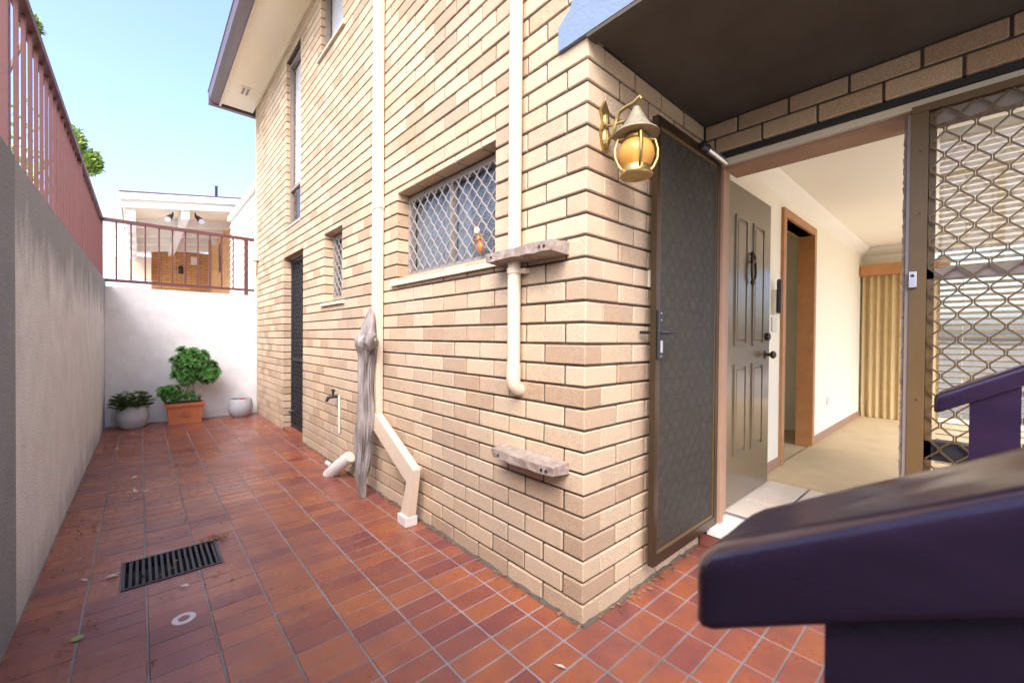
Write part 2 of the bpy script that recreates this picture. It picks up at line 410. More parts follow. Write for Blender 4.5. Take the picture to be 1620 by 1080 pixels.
lay(wr, lambda a, b, z, w: (a, b, 0, .10, z, w), lambda a, b, z, w: [(a, 0, z), (b, 0, z), (b, 0, w), (a, 0, w)], H0+J, 1.042, 0, 2.31, [],
    lambda c: (H0+LP if c % 2 == 0 else H0+LP/2), None)
# on odd courses the corner brick lies along the return wall: its end is the header on the side wall
SE = H0+LP/2-J
bricks = [b for b in bricks if not (b[1] is wr and abs(b[2][0]-H0-J) < 1e-4 and abs(b[2][1]-SE) < 1e-4)]
bricks = [(b[0]*2, b[1], (0, SE)+b[2][2:], b[3]) if (b[1] is wl and b[2][2] == 0 and abs(b[2][3]-H0+J) < 1e-4 and b[2][4] < 2.3) else b for b in bricks]
lay(wd, lambda a, b, z, w: (1.04, 1.15, -b, -a, z, w), lambda a, b, z, w: [(1.04, -a, z), (1.04, -b, z), (1.04, -b, w), (1.04, -a, w)], .004, 2.1, 0, 2.31, [(-MY0, -MY1, -.1, OPZ)],
    lambda c: (.17 if c % 2 == 0 else .055), None)
bricks.sort(key=lambda b: -b[0])
bc = {}; merged = {}
NB = 298
for n, (ar, w, b, r) in enumerate(bricks):
    jx = random.uniform(-.0015, .0015)
    if n < NB:
        key = tuple(round(v, 3) for v in (b[1]-b[0], b[3]-b[2], b[5]-b[4]))
        if key not in bc: bc[key] = MB().cbox(0, key[0], 0, key[1], 0, key[2], .004).mesh('brick', 'brick')
        o = bpy.data.objects.new('brick', bc[key]); C.objects.link(o); o.parent = w
        o.rotation_euler = (random.uniform(-.004, .004), random.uniform(-.004, .004), random.uniform(-.005, .005))
        o.location = (b[0]+(jx if w is not wr else 0), b[2]+(jx if w is wr else 0), b[4])
    else:
        merged.setdefault(w.name, (w, MB()))[1].cbox(*b, .003, rnd=r)
for w, m in merged.values():
    o = m.obj('bricks', 'brick_m', w); o['kind'] = 'stuff'

def fillet(pts, nrm):
    m = MB(); V = []; Fc = []
    for (x, y) in pts:
        w = random.uniform(.008, .02); h = random.uniform(.003, .014)
        V += [(x-nrm[0]*.012, y-nrm[1]*.012, -.003), (x+nrm[0]*w, y+nrm[1]*w, .0012), (x+nrm[0]*.0035, y+nrm[1]*.0035, h), (x-nrm[0]*.012, y-nrm[1]*.012, h)]
    for i in range(len(pts)-1):
        for k in range(4): Fc.append([i*4+k, i*4+(k+1) % 4, i*4+4+(k+1) % 4, i*4+4+k])
    return m.add(V, Fc)
random.seed(3)
part(fillet([(0, -.003+.04*k) for k in range(95)], (-1, 0)), 'mortar_fillet', 'mortar', house)
part(fillet([(-.003+.04*k, 0) for k in range(26)], (0, -1)), 'mortar_fillet', 'mortar', house)
# eaves: soffit, fascia, gutter
part(MB().box(-.40, .004, -3.2, 6.49, 4.575, 4.60), 'soffit', 'soffit_cream', house)
part(MB().box(-.02, -.001, .14, 6.15, 4.535, 4.574), 'soffit_trim', 'soffit_cream', house)
ro = part(MB().box(-.425, -.40, -3.2, 6.52, 4.545, 4.74), 'fascia', 'cream_paint', house)
gt = MB(); gt.prism([(-.427, 4.56), (-.50, 4.56), (-.535, 4.60), (-.545, 4.72), (-.555, 4.73), (-.427, 4.73)], -3.2, 6.60, 'xz'); part(gt, 'gutter', 'gutter', house)
part(MB().box(-.545, 1.0, 6.525, 6.60, 4.545, 4.70), 'barge_board', 'gutter', house)
part(MB().prism([(-.50, 4.74), (3.0, 5.9), (6.4, 4.74)], -3.2, 6.5, 'xz'), 'roof', 'gutter', house)
vt = part(MB().box(-.26, -.14, 5.75, 6.0, 4.566, 4.574), 'eave_vent', 'soffit_cream', house)
for k in range(2): part(MB().box(-.235+.05*k, -.205+.05*k, 5.78, 5.97, 4.562, 4.5655), 'louvre', 'alu_brown', vt)
# corner trim at the far end and unseen upper block behind the balcony, added to block light
part(MB().box(-.012, .05, 6.152, 6.185, 1.7, 4.574), 'corner_trim', 'cream_paint', house)
part(MB().box(1.06, 6.2, -2.05, -.01, 2.50, 4.574), 'upper_light_block', 'brick_m', house)
part(MB().box(.26, 6.2, 6.0, 6.14, -.05, 4.574), 'rear_wall', 'brick_m', house)
part(MB().box(.02, 6.3, -3.0, 6.1, 4.61, 4.70), 'roof_deck', 'soffit_cream', house)
# balcony slab over the porch
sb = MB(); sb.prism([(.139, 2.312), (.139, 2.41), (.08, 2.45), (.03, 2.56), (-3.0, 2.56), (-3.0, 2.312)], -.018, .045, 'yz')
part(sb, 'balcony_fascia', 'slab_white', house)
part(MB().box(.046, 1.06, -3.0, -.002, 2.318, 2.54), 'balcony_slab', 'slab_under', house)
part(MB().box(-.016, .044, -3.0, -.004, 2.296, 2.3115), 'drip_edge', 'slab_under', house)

# ---- diamond security grilles
def grille2(mp, u0, u1, v0, v1, pw, ph, r, link=.16):
    """strand i zigzags between u_i and u_i+pw/2, neighbours mirrored"""
    m = MB(); hh = ph/2; lk = ph*link/2; n = int((u1-u0)/(pw/2))+2
    for i in range(-1, n):
        a0 = u0+i*pw/2+r*.8; a1 = u0+(i+1)*pw/2-r*.8
        pts = []; k = 0; v = v0-ph
        while v < v1+ph:
            u = a0 if (k+i) % 2 == 0 else a1
            pts += [(u, v-lk), (u, v+lk)]; v += hh; k += 1
        segs = []; cur = []
        for (p, q) in zip(pts, pts[1:]):
            # clip segment to the rectangle
            t0, t1 = 0., 1.; ok = True
            for (s, e, lo, hi) in ((p[0], q[0], u0, u1), (p[1], q[1], v0, v1)):
                d = e-s
                if abs(d) < 1e-9:
                    if s < lo or s > hi: ok = False
                else:
                    ta, tb = (lo-s)/d, (hi-s)/d
                    if ta > tb: ta, tb = tb, ta
                    t0, t1 = max(t0, ta), min(t1, tb)
            if not ok or t1-t0 < 1e-4:
                if len(cur) > 1: segs.append(cur)
                cur = []; continue
            A = (p[0]+(q[0]-p[0])*t0, p[1]+(q[1]-p[1])*t0); B = (p[0]+(q[0]-p[0])*t1, p[1]+(q[1]-p[1])*t1)
            if not cur: cur = [A]
            cur.append(B)
            if t1 < 1: segs.append(cur); cur = []
        if len(cur) > 1: segs.append(cur)
        for sgm in segs: m.tube([mp(*q) for q in sgm], r, 4)
    return m

def frame(par, x0, x1, y0, y1, z0, z1, w, m, name='frame'):
    f = MB()
    f.box(x0, x1, y0, y0+w, z0, z1).box(x0, x1, y1-w, y1, z0, z1).box(x0, x1, y0+w, y1-w, z0, z0+w).box(x0, x1, y0+w, y1-w, z1-w, z1)
    return part(f, name, m, par)
def window(o, label, fm, depth=.085, grill=True, panes=1, curtain='curtain_sheer', fw_=.035):
    w = part(MB().box(depth+.075, depth+.08, o[0]-.02, o[1]+.02, o[2]-.02, o[3]+.02), 'window', 'dark_void', house); w['label'] = label
    frame(w, depth, depth+.04, o[0]+.001, o[1]-.001, o[2]+.012, o[3]-.012, fw_, fm)
    n = panes
    for k in range(n):
        a = o[0]+fw_+(o[1]-o[0]-2*fw_)*k/n; b = o[0]+fw_+(o[1]-o[0]-2*fw_)*(k+1)/n
        part(MB().box(depth+.022, depth+.026, a, b, o[2]+fw_, o[3]-fw_), 'pane', 'glass', w)
        if k: part(MB().box(depth+.006, depth+.036, a-.016, a+.016, o[2]+fw_, o[3]-fw_), 'mullion', fm, w)
    if grill:
        part(grille2(lambda u, v: (depth-.008, u, v), o[0]+.03, o[1]-.03, o[2]+.045, o[3]-.045, .088, .098, .0042), 'security_grille', 'grille_cream', w)
    return w
def pleats(mb, x, y0, y1, z0, z1, amp, n):
    V = []; Fc = []
    N = n*6
    for i in range(N+1):
        y = y0+(y1-y0)*i/N; d = amp*math.sin(i/6*2*math.pi)+amp*.4*math.sin(i/6*2.7+1)
        V += [(x+d, y, z0), (x+d*.8, y, z1)]
    for i in range(N): Fc.append([2*i, 2*i+2, 2*i+3, 2*i+1])
    return mb.add(V, Fc)
w1 = window(O_WIN, 'wide grilled sliding window beside the round downpipe', 'win_frame', panes=2)
part(pleats(MB(), .148, .96, 1.60, 1.57, 2.07, .008, 9), 'curtain', 'curtain_sheer', w1, True)
for k in range(40):
    part(MB().box(.143, .152, .61, .955, 1.58+k*.0125, 1.589+k*.0125), 'slat', 'curtain_sheer', w1)
w2 = window(O_SM, 'small grilled window between the door and the square downpipe', 'win_frame')
part(MB().box(.145, .15, 2.73, 3.09, 1.52, 2.06), 'curtain', 'curtain_sheer', w2)
w3 = window(O_TALL, 'tall upstairs window with white curtain below the eaves', 'alu_brown', depth=.04, grill=False)
part(MB().box(.041, .079, O_TALL[0]+.035, O_TALL[1]-.035, 2.85, 2.885), 'transom', 'alu_brown', w3)
part(pleats(MB(), .098, 3.92, 4.47, 2.87, 4.34, .006, 8), 'curtain', 'curtain_pale', w3, True)
w4 = window(O_UP, 'small upstairs window tucked under the eaves', 'alu_brown', depth=.04, grill=False)
part(pleats(MB(), .098, 2.66, 3.20, 3.86, 4.42, .006, 8), 'curtain', 'curtain_pale', w4, True)
# sloping brick-on-edge sills
def sill(o, w, out=.022, m='cream_paint'):
    n = max(2, round((o[1]-o[0]+.10)/.115)); a = o[0]-.06; st_ = (o[1]-o[0]+.12)/n
    for k in range(n):
        part(MB().prism([(-out, o[2]-.052), (-out, o[2]-.030), (.085, o[2]+.008), (.085, o[2]-.052)], a+k*st_+.001, a+(k+1)*st_-.001, 'xz'), 'sill', m, w)
sill(O_WIN, w1); sill(O_SM, w2); sill(O_UP, w4); 
part(MB().prism([(-.01, O_TALL[2]-.03), (-.01, O_TALL[2]-.01), (.04, O_TALL[2]+.01), (.04, O_TALL[2]-.03)], O_TALL[0], O_TALL[1], 'xz'), 'sill', 'cream_paint', w3)
# dark steel lintel bars over the openings
for o in (O_WIN, O_SM, O_DR): part(MB().box(.012, .10, o[0]-.10, o[1]+.10, o[3]+.0005, o[3]+.0095), 'lintel', 'alu_brown', house)
# rear grilled security door
rd = part(MB().box(.145, .155, O_DR[0], O_DR[1], 0, 2.08), 'door', 'dark_void', house); rd['label'] = 'narrow dark grilled security door in side wall'
frame(rd, .085, .12, O_DR[0]+.002, O_DR[1]-.002, .03, 2.07, .045, 'dark_metal')
part(MB().box(.088, .117, O_DR[0]+.05, O_DR[1]-.045, .84, .88), 'rail', 'dark_metal', rd)
part(MB().box(.08, .125, O_DR[0]+.002, O_DR[1]-.002, 2.071, 2.085), 'head_trim', 'white_paint', rd)
part(grille2(lambda u, v: (.095, u, v), O_DR[0]+.05, O_DR[1]-.045, .08, 2.03, .088, .098, .0048), 'security_grille', 'dark_metal', rd)
part(MB().box(.105, .108, O_DR[0]+.05, O_DR[1]-.045, .08, 2.03), 'fly_screen', 'flymesh', rd)
part(MB().lathe([(.0, -.03), (.018, -.025), (.018, 0), (.008, .03)], (.075, O_DR[1]-.045, .22), 10, 'x'), 'knob', 'silver', rd, True)
part(MB().box(-.004, .20, O_DR[0], O_DR[1], -.002, .03), 'threshold', 'tile_m', rd)

# ---- downpipes
dp = part(MB().cbox(-.052, -.006, 1.80, 1.90, .56, 4.56, .004), 'downpipe', 'cream_paint', house); dp['label'] = 'square cream downpipe from the gutter'
def sqpipe(pts, w, d):
    m = MB(); P = [Vector(p) for p in pts]; V = []; Fc = []
    for i, p in enumerate(P):
        di = (P[min(i+1, len(P)-1)]-P[max(i-1, 0)]).normalized()
        u = Vector((1, 0, 0)); v = di.cross(u).normalized()
        k = 1.0
        if 0 < i < len(P)-1: k = 1/max(.5, math.cos(((P[i+1]-P[i]).angle(P[i]-P[i-1]))/2))
        for a, b in ((-1, -1), (1, -1), (1, 1), (-1, 1)): V.append(p+u*a*d/2+v*b*w/2*k)
    for i in range(len(P)-1):
        for k in range(4): Fc.append([i*4+k, i*4+(k+1) % 4, i*4+4+(k+1) % 4, i*4+4+k])
    Fc += [[3, 2, 1, 0], [len(P)*4-4+k for k in range(4)]]
    return m.add(V, Fc)
part(sqpipe([(-.032, 1.85, .60), (-.034, 1.85, .545), (-.07, 1.235, .30), (-.085, 1.28, .03)], .098, .05), 'elbow', 'cream_paint', dp)
part(MB().cbox(-.125, -.045, 1.225, 1.335, .0, .06, .004), 'shoe', 'white_paint', dp)
for z in (2.05, 3.6): part(MB().box(-.0555, -.004, 1.795, 1.905, z, z+.03), 'bracket', 'cream_paint', dp)
rp = part(MB().lathe([(.030, 0), (.030, 3.62)], (-.038, .376, .95), 20), 'downpipe', 'cream_paint', house, True); rp['label'] = 'round cream waste pipe beside the wide window'
part(MB().tube([(-.038, .376, .99), (-.038, .376, .945), (-.035, .376, .925), (-.02, .376, .908), (.01, .376, .90)], .033, 16), 'elbow', 'cream_paint', rp, True)
part(MB().lathe([(.034, 0), (.034, .06)], (-.038, .376, .955), 20), 'socket', 'cream_paint', rp, True)
part(MB().lathe([(.034, 0), (.034, .022)], (-.038, .376, 1.425), 20).box(-.03, 0, .315, .350, 1.425, 1.447), 'bracket', 'cream_paint', rp, True)

# ---- front doorway: frame, mullion, sidelight
FX = 1.04
fr_ = part(MB().box(1.085, 1.13, -.088, MY0-.0, .10, 2.10).box(1.13, 1.26, -.052, -.04, .10, 2.10), 'door_frame', 'timber_pink', house); fr_['label'] = 'pinkish timber front door frame with worn head'
part(MB().box(1.10, 1.26, MY1, -.0885, 2.065, 2.10), 'head', 'timber_pink', fr_)
part(MB().box(1.07, 1.10, MY1, -.055, 2.085, 2.118), 'head_trim', 'plastic_cream', fr_)
part(MB().box(1.055, 1.09, MY1, -.06, 2.119, 2.146), 'lintel', 'dark_void', house)  # dark strip standing in for the shaded gap above the frame
mu = part(MB().box(1.045, 1.10, -.885, -.835, .10, 2.085), 'mullion', 'bronze_paint', house); mu['label'] = 'bronze door post between doorway and grilled sidelight'
part(MB().box(1.04, 1.065, MY1, -.835, 2.055, 2.084), 'head_bar', 'bronze_paint', mu)
part(MB().box(1.05, 1.11, -.8345, -.822, .10, 2.06), 'metal_strip', 'alu_brown', mu)
sp = MB()
for k in range(150):
    z = .11+k*.013; sp.cbox(1.06, 1.075+random.uniform(0, .006), -.8215, -.809-random.uniform(0, .004), z, z+.0125, .0008)
part(sp, 'torn_seal', 'weather_timber', mu)
part(MB().box(1.11, 1.26, -.875, -.825, .10, 2.065), 'inner_jamb', 'timber_pink', mu)
for z in (1.9, 1.65, .9, .5): part(MB().lathe([(.004, -.0025), (.004, .001)], (1.045, -.862, z), 8, 'x'), 'screw', 'dark_metal', mu)
# doorbell push on the post
db = empty('doorbell', (1.043, -.845, 1.385), 'silver rectangular doorbell push on bronze door post', 'doorbell')
part(MB().cbox(1.027, 1.0445, -.858, -.834, 1.352, 1.418, .002), 'plate', 'silver', db)
part(MB().lathe([(.006, -.004), (.006, .002)], (1.027, -.846, 1.40), 12, 'x'), 'button', 'dark_metal', db, True)
# sidelight
sg = part(MB().box(1.095, 1.10, MY1, -.885, .10, .105), 'sidelight', 'bronze_paint', house); sg['label'] = 'grilled sidelight window beside the front door'
for z0, z1 in ((.66, .735), (1.385, 1.425)): part(MB().box(1.065, 1.12, MY1, -.886, z0, z1), 'transom', 'dark_metal' if z0 < 1 else 'alu_brown', sg)
part(MB().box(1.065, 1.12, -.905, -.886, .10, 2.054), 'stile', 'bronze_paint', sg)
part(MB().box(1.085, 1.089, MY1, -.905, .11, 2.05), 'pane', 'glass', sg)
part(MB().box(1.066, 1.12, MY1, -.905, 2.0, 2.054), 'head_bar', 'alu_brown', sg)
part(grille2(lambda u, v: (1.05, u, v), -1.75, -.886, .13, 2.05, .082, .0965, .0042), 'security_grille', 'grille_bronze', sg)
bl = empty('venetian_blind', (1.16, -1.3, 1.0), 'white venetian blind behind the grilled sidelight', 'blind')
part(MB().box(1.135, 1.175, -1.9, -.91, 1.955, 1.99), 'head_rail', 'blind', bl)
for k in range(78):
    z = .14+k*.0235
    V = [(1.137, -1.9, z+.009), (1.150, -1.9, z+.0065), (1.163, -1.9, z), (1.163, -.912, z), (1.150, -.912, z+.0065), (1.137, -.912, z+.009)]
    mbs = MB().add([Vector(v) for v in V]+[Vector(v)+Vector((0, 0, .0012)) for v in V], [[0, 1, 4, 5], [1, 2, 3, 4], [6, 11, 10, 7], [7, 10, 9, 8], [0, 5, 11, 6], [2, 8, 9, 3], [0, 6, 7, 1], [1, 7, 8, 2], [5, 4, 10, 11], [4, 3, 9, 10]])
    part(mbs, 'slat', 'blind', bl)
for y in (-.985, -1.6): part(MB().tube([(1.15, y, .14), (1.15, y, 1.96)], .0014, 4), 'cord', 'blind', bl)
# sill / step at the doorway
part(MB().cbox(1.0, 1.29, -1.2, -.052, .075, .118, .004), 'door_sill', 'white_paint', house)
stp = part(MB().box(1.02, 1.27, -2.05, -.012, -.002, .074), 'step', 'mortar', house)
for k in range(6): part(MB().cbox(1.008, 1.021, -.20-k*.195, -.012-k*.195, .004, .07, .002), 'tile', 'tile', stp)

# ---- front door leaf, swung inwards
LY = -.035
ld = part(MB().box(1.275, 2.045, LY, LY+.038, .128, 2.085), 'front_door', 'door_paint', house); ld['label'] = 'dark glossy four-panel front door swung inwards'
part(MB().box(1.268, 1.2745, LY-.001, LY+.039, .128, 2.085), 'hinge_edge', 'door_edge', ld)
for (x0, x1, z0, z1) in ((1.40, 1.60, 1.10, 1.90), (1.70, 1.91, 1.10, 1.90), (1.40, 1.60, .42, .985), (1.70, 1.91, .42, .985)):
    f = MB(); w = .018
    f.prism([(x0, z0), (x1, z0), (x1-w, z0+w), (x0+w, z0+w)], LY-.008, LY+.002, 'xz').prism([(x0, z1), (x0+w, z1-w), (x1-w, z1-w), (x1, z1)], LY-.008, LY+.002, 'xz')
    f.prism([(x0, z0), (x0+w, z0+w), (x0+w, z1-w), (x0, z1)], LY-.008, LY+.002, 'xz').prism([(x1, z0), (x1, z1), (x1-w, z1-w), (x1-w, z0+w)], LY-.008, LY+.002, 'xz')
    pn = part(f, 'panel', 'door_paint', ld)
    part(MB().cbox(x0+.035, x1-.035, LY-.006, LY+.002, z0+.035, z1-.035, .004), 'raised_field', 'door_paint', ld)
kb = part(MB().lathe([(.03, 0), (.03, -.006), (.012, -.012), (.012, -.03), (.026, -.042), (.027, -.055), (.015, -.066), (0, -.068)], (1.965, LY, 1.035), 16, 'y'), 'door_knob', 'bronze', ld, True)
part(MB().lathe([(.027, 0), (.027, -.02), (.02, -.026), (0, -.028)], (1.975, LY, 1.16), 16, 'y'), 'deadbolt', 'dark_metal', ld, True)
kn = MB().tube([(1.645, LY-.012, 1.70), (1.645, LY-.03, 1.66), (1.645, LY-.012, 1.63)], .014, 8)
kn.tube([(1.645+.035*math.cos(a), LY-.025, 1.585+.075*math.sin(a)) for a in [2*math.pi*i/18 for i in range(18)]], .0075, 8, closed=True)
kn.ell((1.645, LY-.02, 1.655), (.022, .016, .035)).ell((1.645, LY-.02, 1.508), (.014, .014, .02))
part(kn, 'knocker', 'bronze', ld, True)

# ---- open screen door, standing parallel to the return wall
SYc = -.062
sdr = part(MB().box(.40, .43, SYc-.014, SYc+.014, .118, 2.125), 'screen_door', 'bronze', house); sdr['label'] = 'bronze framed fly screen door swung open against the brick wall'
part(MB().box(1.04, 1.075, SYc-.014, SYc+.014, .118, 2.125), 'stile', 'bronze', sdr)
part(MB().box(.43, 1.04, SYc-.014, SYc+.014, .118, .165), 'bottom_rail', 'bronze', sdr)
part(MB().box(.43, 1.04, SYc-.014, SYc+.014, 2.085, 2.125), 'top_rail', 'bronze', sdr)
be = MB().box(.430, .442, SYc-.009, SYc+.009, .165, 2.085).box(1.028, 1.04, SYc-.009, SYc+.009, .165, 2.085).box(.442, 1.028, SYc-.009, SYc+.009, .165, .18).box(.442, 1.028, SYc-.009, SYc+.009, 2.07, 2.085)
part(be, 'bead', 'bronze_paint', sdr)
part(MB().box(.442, 1.028, SYc-.007, SYc-.006, .18, 2.07), 'fly_screen', 'flymesh', sdr)
part(grille2(lambda u, v: (u, SYc+.001, v), .442, 1.028, .18, 2.07, .088, .098, .0048), 'security_grille', 'dark_metal', sdr)
lk_ = part(MB().cbox(.405, .437, SYc-.028, SYc-.0145, 1.045, 1.265, .003), 'lock', 'dark_metal', sdr)
part(MB().tube([(.421, SYc-.02, 1.165), (.421, SYc-.06, 1.165), (.43, SYc-.066, 1.165), (.475, SYc-.066, 1.165)], .008, 8), 'handle', 'dark_metal', lk_, True)
part(MB().tube([(.421, SYc+.012, 1.165), (.421, SYc+.04, 1.165), (.37, SYc+.042, 1.165)], .008, 8), 'handle', 'dark_metal', lk_, True)
for z in (1.06, 1.09, 1.22, 1.25): part(MB().lathe([(.004, -.002), (.004, .003)], (.421, SYc-.028, z), 8, 'y'), 'screw', 'silver', lk_)
part(MB().cbox(.412, .430, SYc-.034, SYc-.028, 1.075, 1.13, .002), 'key_plate', 'silver', lk_)
cl = part(MB().tube([(.83, SYc-.04, 2.10), (1.05, SYc-.045, 2.09)], .017, 14), 'door_closer', 'silver', sdr, True)
part(MB().tube([(.79, SYc-.03, 2.103), (.84, SYc-.04, 2.10)], .02, 12), 'end_cap', 'dark_metal', cl, True)
part(MB().tube([(1.05, SYc-.045, 2.09), (1.15, SYc-.045, 2.085)], .005, 8), 'rod', 'silver', cl, True)
# switch plate on the return wall
part(MB().cbox(.455, .485, -.014, .001, 1.375, 1.455, .003), 'switch_plate', 'plastic_cream', house)

# ------------------------------------------------------------------ interior beyond the front door
IY, IZ, CZ = .03, .12, 2.37
part(MB().box(1.25, 6.3, -2.1, .45, .0, .117), 'interior_floor', 'mortar', house)
it = part(MB().box(1.25, 2.10, -1.99, IY, .1172, .1185), 'tiled_entry', 'grout', house)
for i in range(3):
    for j in range(5):
        part(MB().cbox(1.295+i*.30, min(2.10, 1.59+i*.30), -.28-j*.31+.31-.295, -.28-j*.31+.308, .11, .1215, .002), 'tile', 'floor_tile', it)
part(MB().box(2.10, 6.1, -2.0, IY-.001, .1175, .132), 'carpet', 'carpet', house)
wi = MB()
for a in sub((1.26, 6.1, .0, 2.6), [(2.58, 3.46, 0, 2.13)]): wi.box(a[0], a[1], IY, IY+.10, a[2], a[3])
iw = part(wi, 'interior_wall', 'wall_cream', house)
part(MB().box(1.26, 6.3, -2.1, 1.6, CZ, CZ+.1), 'ceiling', 'ceiling', house)
part(MB().prism([(IY, CZ-.09), (IY-.02, CZ-.075), (IY-.075, CZ-.02), (IY-.09, CZ), (IY, CZ)], 1.26, 6.05, 'yz'), 'cornice', 'ceiling', house, True)
part(MB().prism([(6.05, CZ-.09), (6.03, CZ-.075), (5.975, CZ-.02), (5.96, CZ), (6.05, CZ)], -2.0, IY, 'xz'), 'cornice', 'ceiling', house, True)
part(MB().cbox(1.30, 2.53, IY-.016, IY-.0005, .12, .205, .003).cbox(3.52, 6.04, IY-.016, IY-.0005, .12, .205, .003), 'skirting', 'timber_pink', house)
fwl = MB()
for a in sub((-2.1, IY, .0, 2.6), [(-1.9, -.62, .2, 2.25)]): fwl.box(6.05, 6.2, a[0], a[1], a[2], a[3])  # unseen opening added in the far wall to light the room
part(fwl, 'interior_wall', 'wall_cream', house)
swl = MB()
for a in sub((1.26, 6.2, .0, 2.6), [(1.7, 5.9, .2, 2.3)]): swl.box(a[0], a[1], -2.1, -2.0, a[2], a[3])  # unseen wall set close, with a wide opening added to let daylight in
part(swl, 'interior_wall', 'wall_cream', house)
# inner doorway: timber frame in the left interior wall and the room behind it
idf = part(MB().box(2.515, 2.585, IY-.022, IY+.115, .118, 2.13), 'inner_door_frame', 'timber_orange', house)
part(MB().box(3.455, 3.525, IY-.022, IY+.115, .118, 2.13), 'jamb', 'timber_orange', idf)
part(MB().box(2.515, 3.525, IY-.022, IY+.115, 2.13, 2.195), 'head', 'timber_orange', idf)
part(MB().box(2.60, 2.64, IY+.10, IY+.80, .125, 2.11), 'open_leaf', 'door_edge', idf)
for z in (.45, 1.85): part(MB().box(2.641, 2.648, IY+.105, IY+.135, z, z+.09), 'hinge', 'bronze', idf)
part(MB().box(2.3, 4.2, 1.5, 1.55, 0, 2.4).box(2.2, 2.3, IY+.1, 1.55, 0, 2.4).box(4.2, 4.3, IY+.1, 1.55, 0, 2.4), 'hall_wall', 'wall_cream', house)
part(MB().box(2.2, 4.3, IY+.02, 1.55, .1, .1175), 'hall_floor', 'carpet', house)
# curtain with pelmet at the far wall
cu = empty('curtain', (5.9, -.3, .13), 'gold pleated curtain hanging below timber pelmet', 'curtain')
part(pleats(MB(), 5.90, -.72, .01, .135, 2.02, .03, 10), 'drape', 'curtain', cu, True)
part(MB().cbox(5.80, 6.045, -.80, .02, 1.99, 2.13, .004), 'pelmet', 'timber_orange', cu)
ic = empty('intercom', (2.35, IY, 1.4), 'cream intercom handset and switches on interior wall', 'intercom')
part(MB().cbox(2.30, 2.39, IY-.03, IY-.001, 1.33, 1.52, .004), 'base', 'plastic_cream', ic)
part(MB().cbox(2.31, 2.345, IY-.06, IY-.031, 1.34, 1.60, .008), 'handset', 'dark_metal', ic)
part(MB().cbox(2.30, 2.40, IY-.012, IY-.001, 1.20, 1.31, .003), 'switch_plate', 'white_paint', ic)
po = tag(MB().cbox(4.10, 4.20, IY-.014, IY-.001, .46, .54, .003).obj('power_outlet', 'white_paint'), 'small white power outlet low on interior wall', 'outlet')

# ------------------------------------------------------------------ wall lantern
ln = empty('wall_lantern', (.10, 0, 1.9), 'brass ship style wall lantern with amber glass on brick wall', 'lantern')
pl = MB().prism([(.085, 1.92), (.072, 1.97), (.088, 2.01), (.07, 2.05), (.10, 2.095), (.13, 2.05), (.112, 2.01), (.128, 1.97), (.115, 1.92), (.10, 1.89)], -.014, .001, 'xz').ell((.10, -.016, 1.94), (.022, .016, .04)).ell((.10, -.016, 2.01), (.018, .014, .03))
part(pl, 'back_plate', 'brass', ln)
LX, LYy, LZ = .115, -.145, 1.86
arm = [(.10, -.012, 1.945), (.10, -.03, 1.93), (.10, -.05, 1.945), (.102, -.06, 1.99), (.104, -.075, 2.025), (.108, -.10, 2.035), (.112, -.135, 2.04), (.115, -.16, 2.055), (.117, -.165, 2.045)]
part(MB().tube(arm, .008, 8).tube([(.10, -.015, 1.99), (.104, -.06, 1.985), (.11, -.10, 1.985)], .006, 8), 'arm', 'brass', ln, True)
rf = [(0, .165), (.012, .16), (.035, .115), (.062, .075), (.082, .062), (.086, .055), (.06, .052), (0, .05)]
part(MB().lathe(rf, (LX, LYy, LZ), 20), 'hood', 'verdigris', ln, True)
part(MB().lathe([(.038, .05), (.045, .045), (.045, .035), (.04, .03)], (LX, LYy, LZ), 18), 'collar', 'brass', ln, True)
part(MB().lathe([(.038, .034), (.056, .020), (.067, -.005), (.068, -.028), (.060, -.052), (.046, -.072)], (LX, LYy, LZ), 24), 'globe', 'amber', ln, True)
part(MB().lathe([(.0, -.07), (.014, -.06), (.016, -.02), (.010, .01), (0, .02)], (LX, LYy, LZ), 12), 'bulb', 'plastic_cream', ln, True)
part(MB().lathe([(.046, -.066), (.054, -.07), (.054, -.085), (.062, -.098), (.060, -.104), (.040, -.100), (.0, -.098)], (LX, LYy, LZ), 20), 'base_ring', 'brass', ln, True)
for k in range(4):
    a = math.pi/4+k*math.pi/2; ca, sa = math.cos(a), math.sin(a)
    part(MB().tube([(LX+r*ca, LYy+r*sa, LZ+h) for r, h in ((.045, .04), (.070, .036), (.081, .0), (.079, -.035), (.064, -.068), (.052, -.08))], .0055, 6), 'cage_bar', 'brass', ln, True)

# ------------------------------------------------------------------ things on the side wall
def ledge(name, label, y0, y1, z0, z1, xo):
    random.seed(int(z0*100)); m = MB(); n = 9; V = []; Fc = []
    for i in range(n+1):
        y = y0+(y1-y0)*i/n; e = (.018 if i in (0, n) else 0)
        j = lambda s: random.uniform(-s, s)
        V += [(-.001, y, z0+j(.002)), (-xo+e*.4+j(.004), y+j(.004), z0+.006+j(.004)), (-xo+e*.3+j(.004), y+j(.004), z1-.004+j(.003)), (-.001, y, z1+j(.002))]
    for i in range(n):
        for k in range(4): Fc.append([i*4+k, i*4+(k+1) % 4, i*4+4+(k+1) % 4, i*4+4+k])
    Fc += [[0, 1, 2, 3], [n*4+3, n*4+2, n*4+1, n*4]]
    o = m.add(V, Fc).obj(name, 'weather_timber'); tag(o, label, 'ledge', 'timber ledges on the brick wall')
    for y in (y0+.035, y0+.06, y1-.05):
        part(MB().lathe([(.006, -.003), (.006, .002)], (-xo-.001, y, (z0+z1)/2), 8, 'x'), 'nail_hole', 'dark_void', o)
    return o
ledge('timber_ledge', 'weathered timber ledge across the round pipe beside wide window', .085, .50, 1.475, 1.525, .112)
ledge('timber_ledge', 'weathered timber ledge low on the brick corner above tiles', .075, .455, .585, .632, .10)
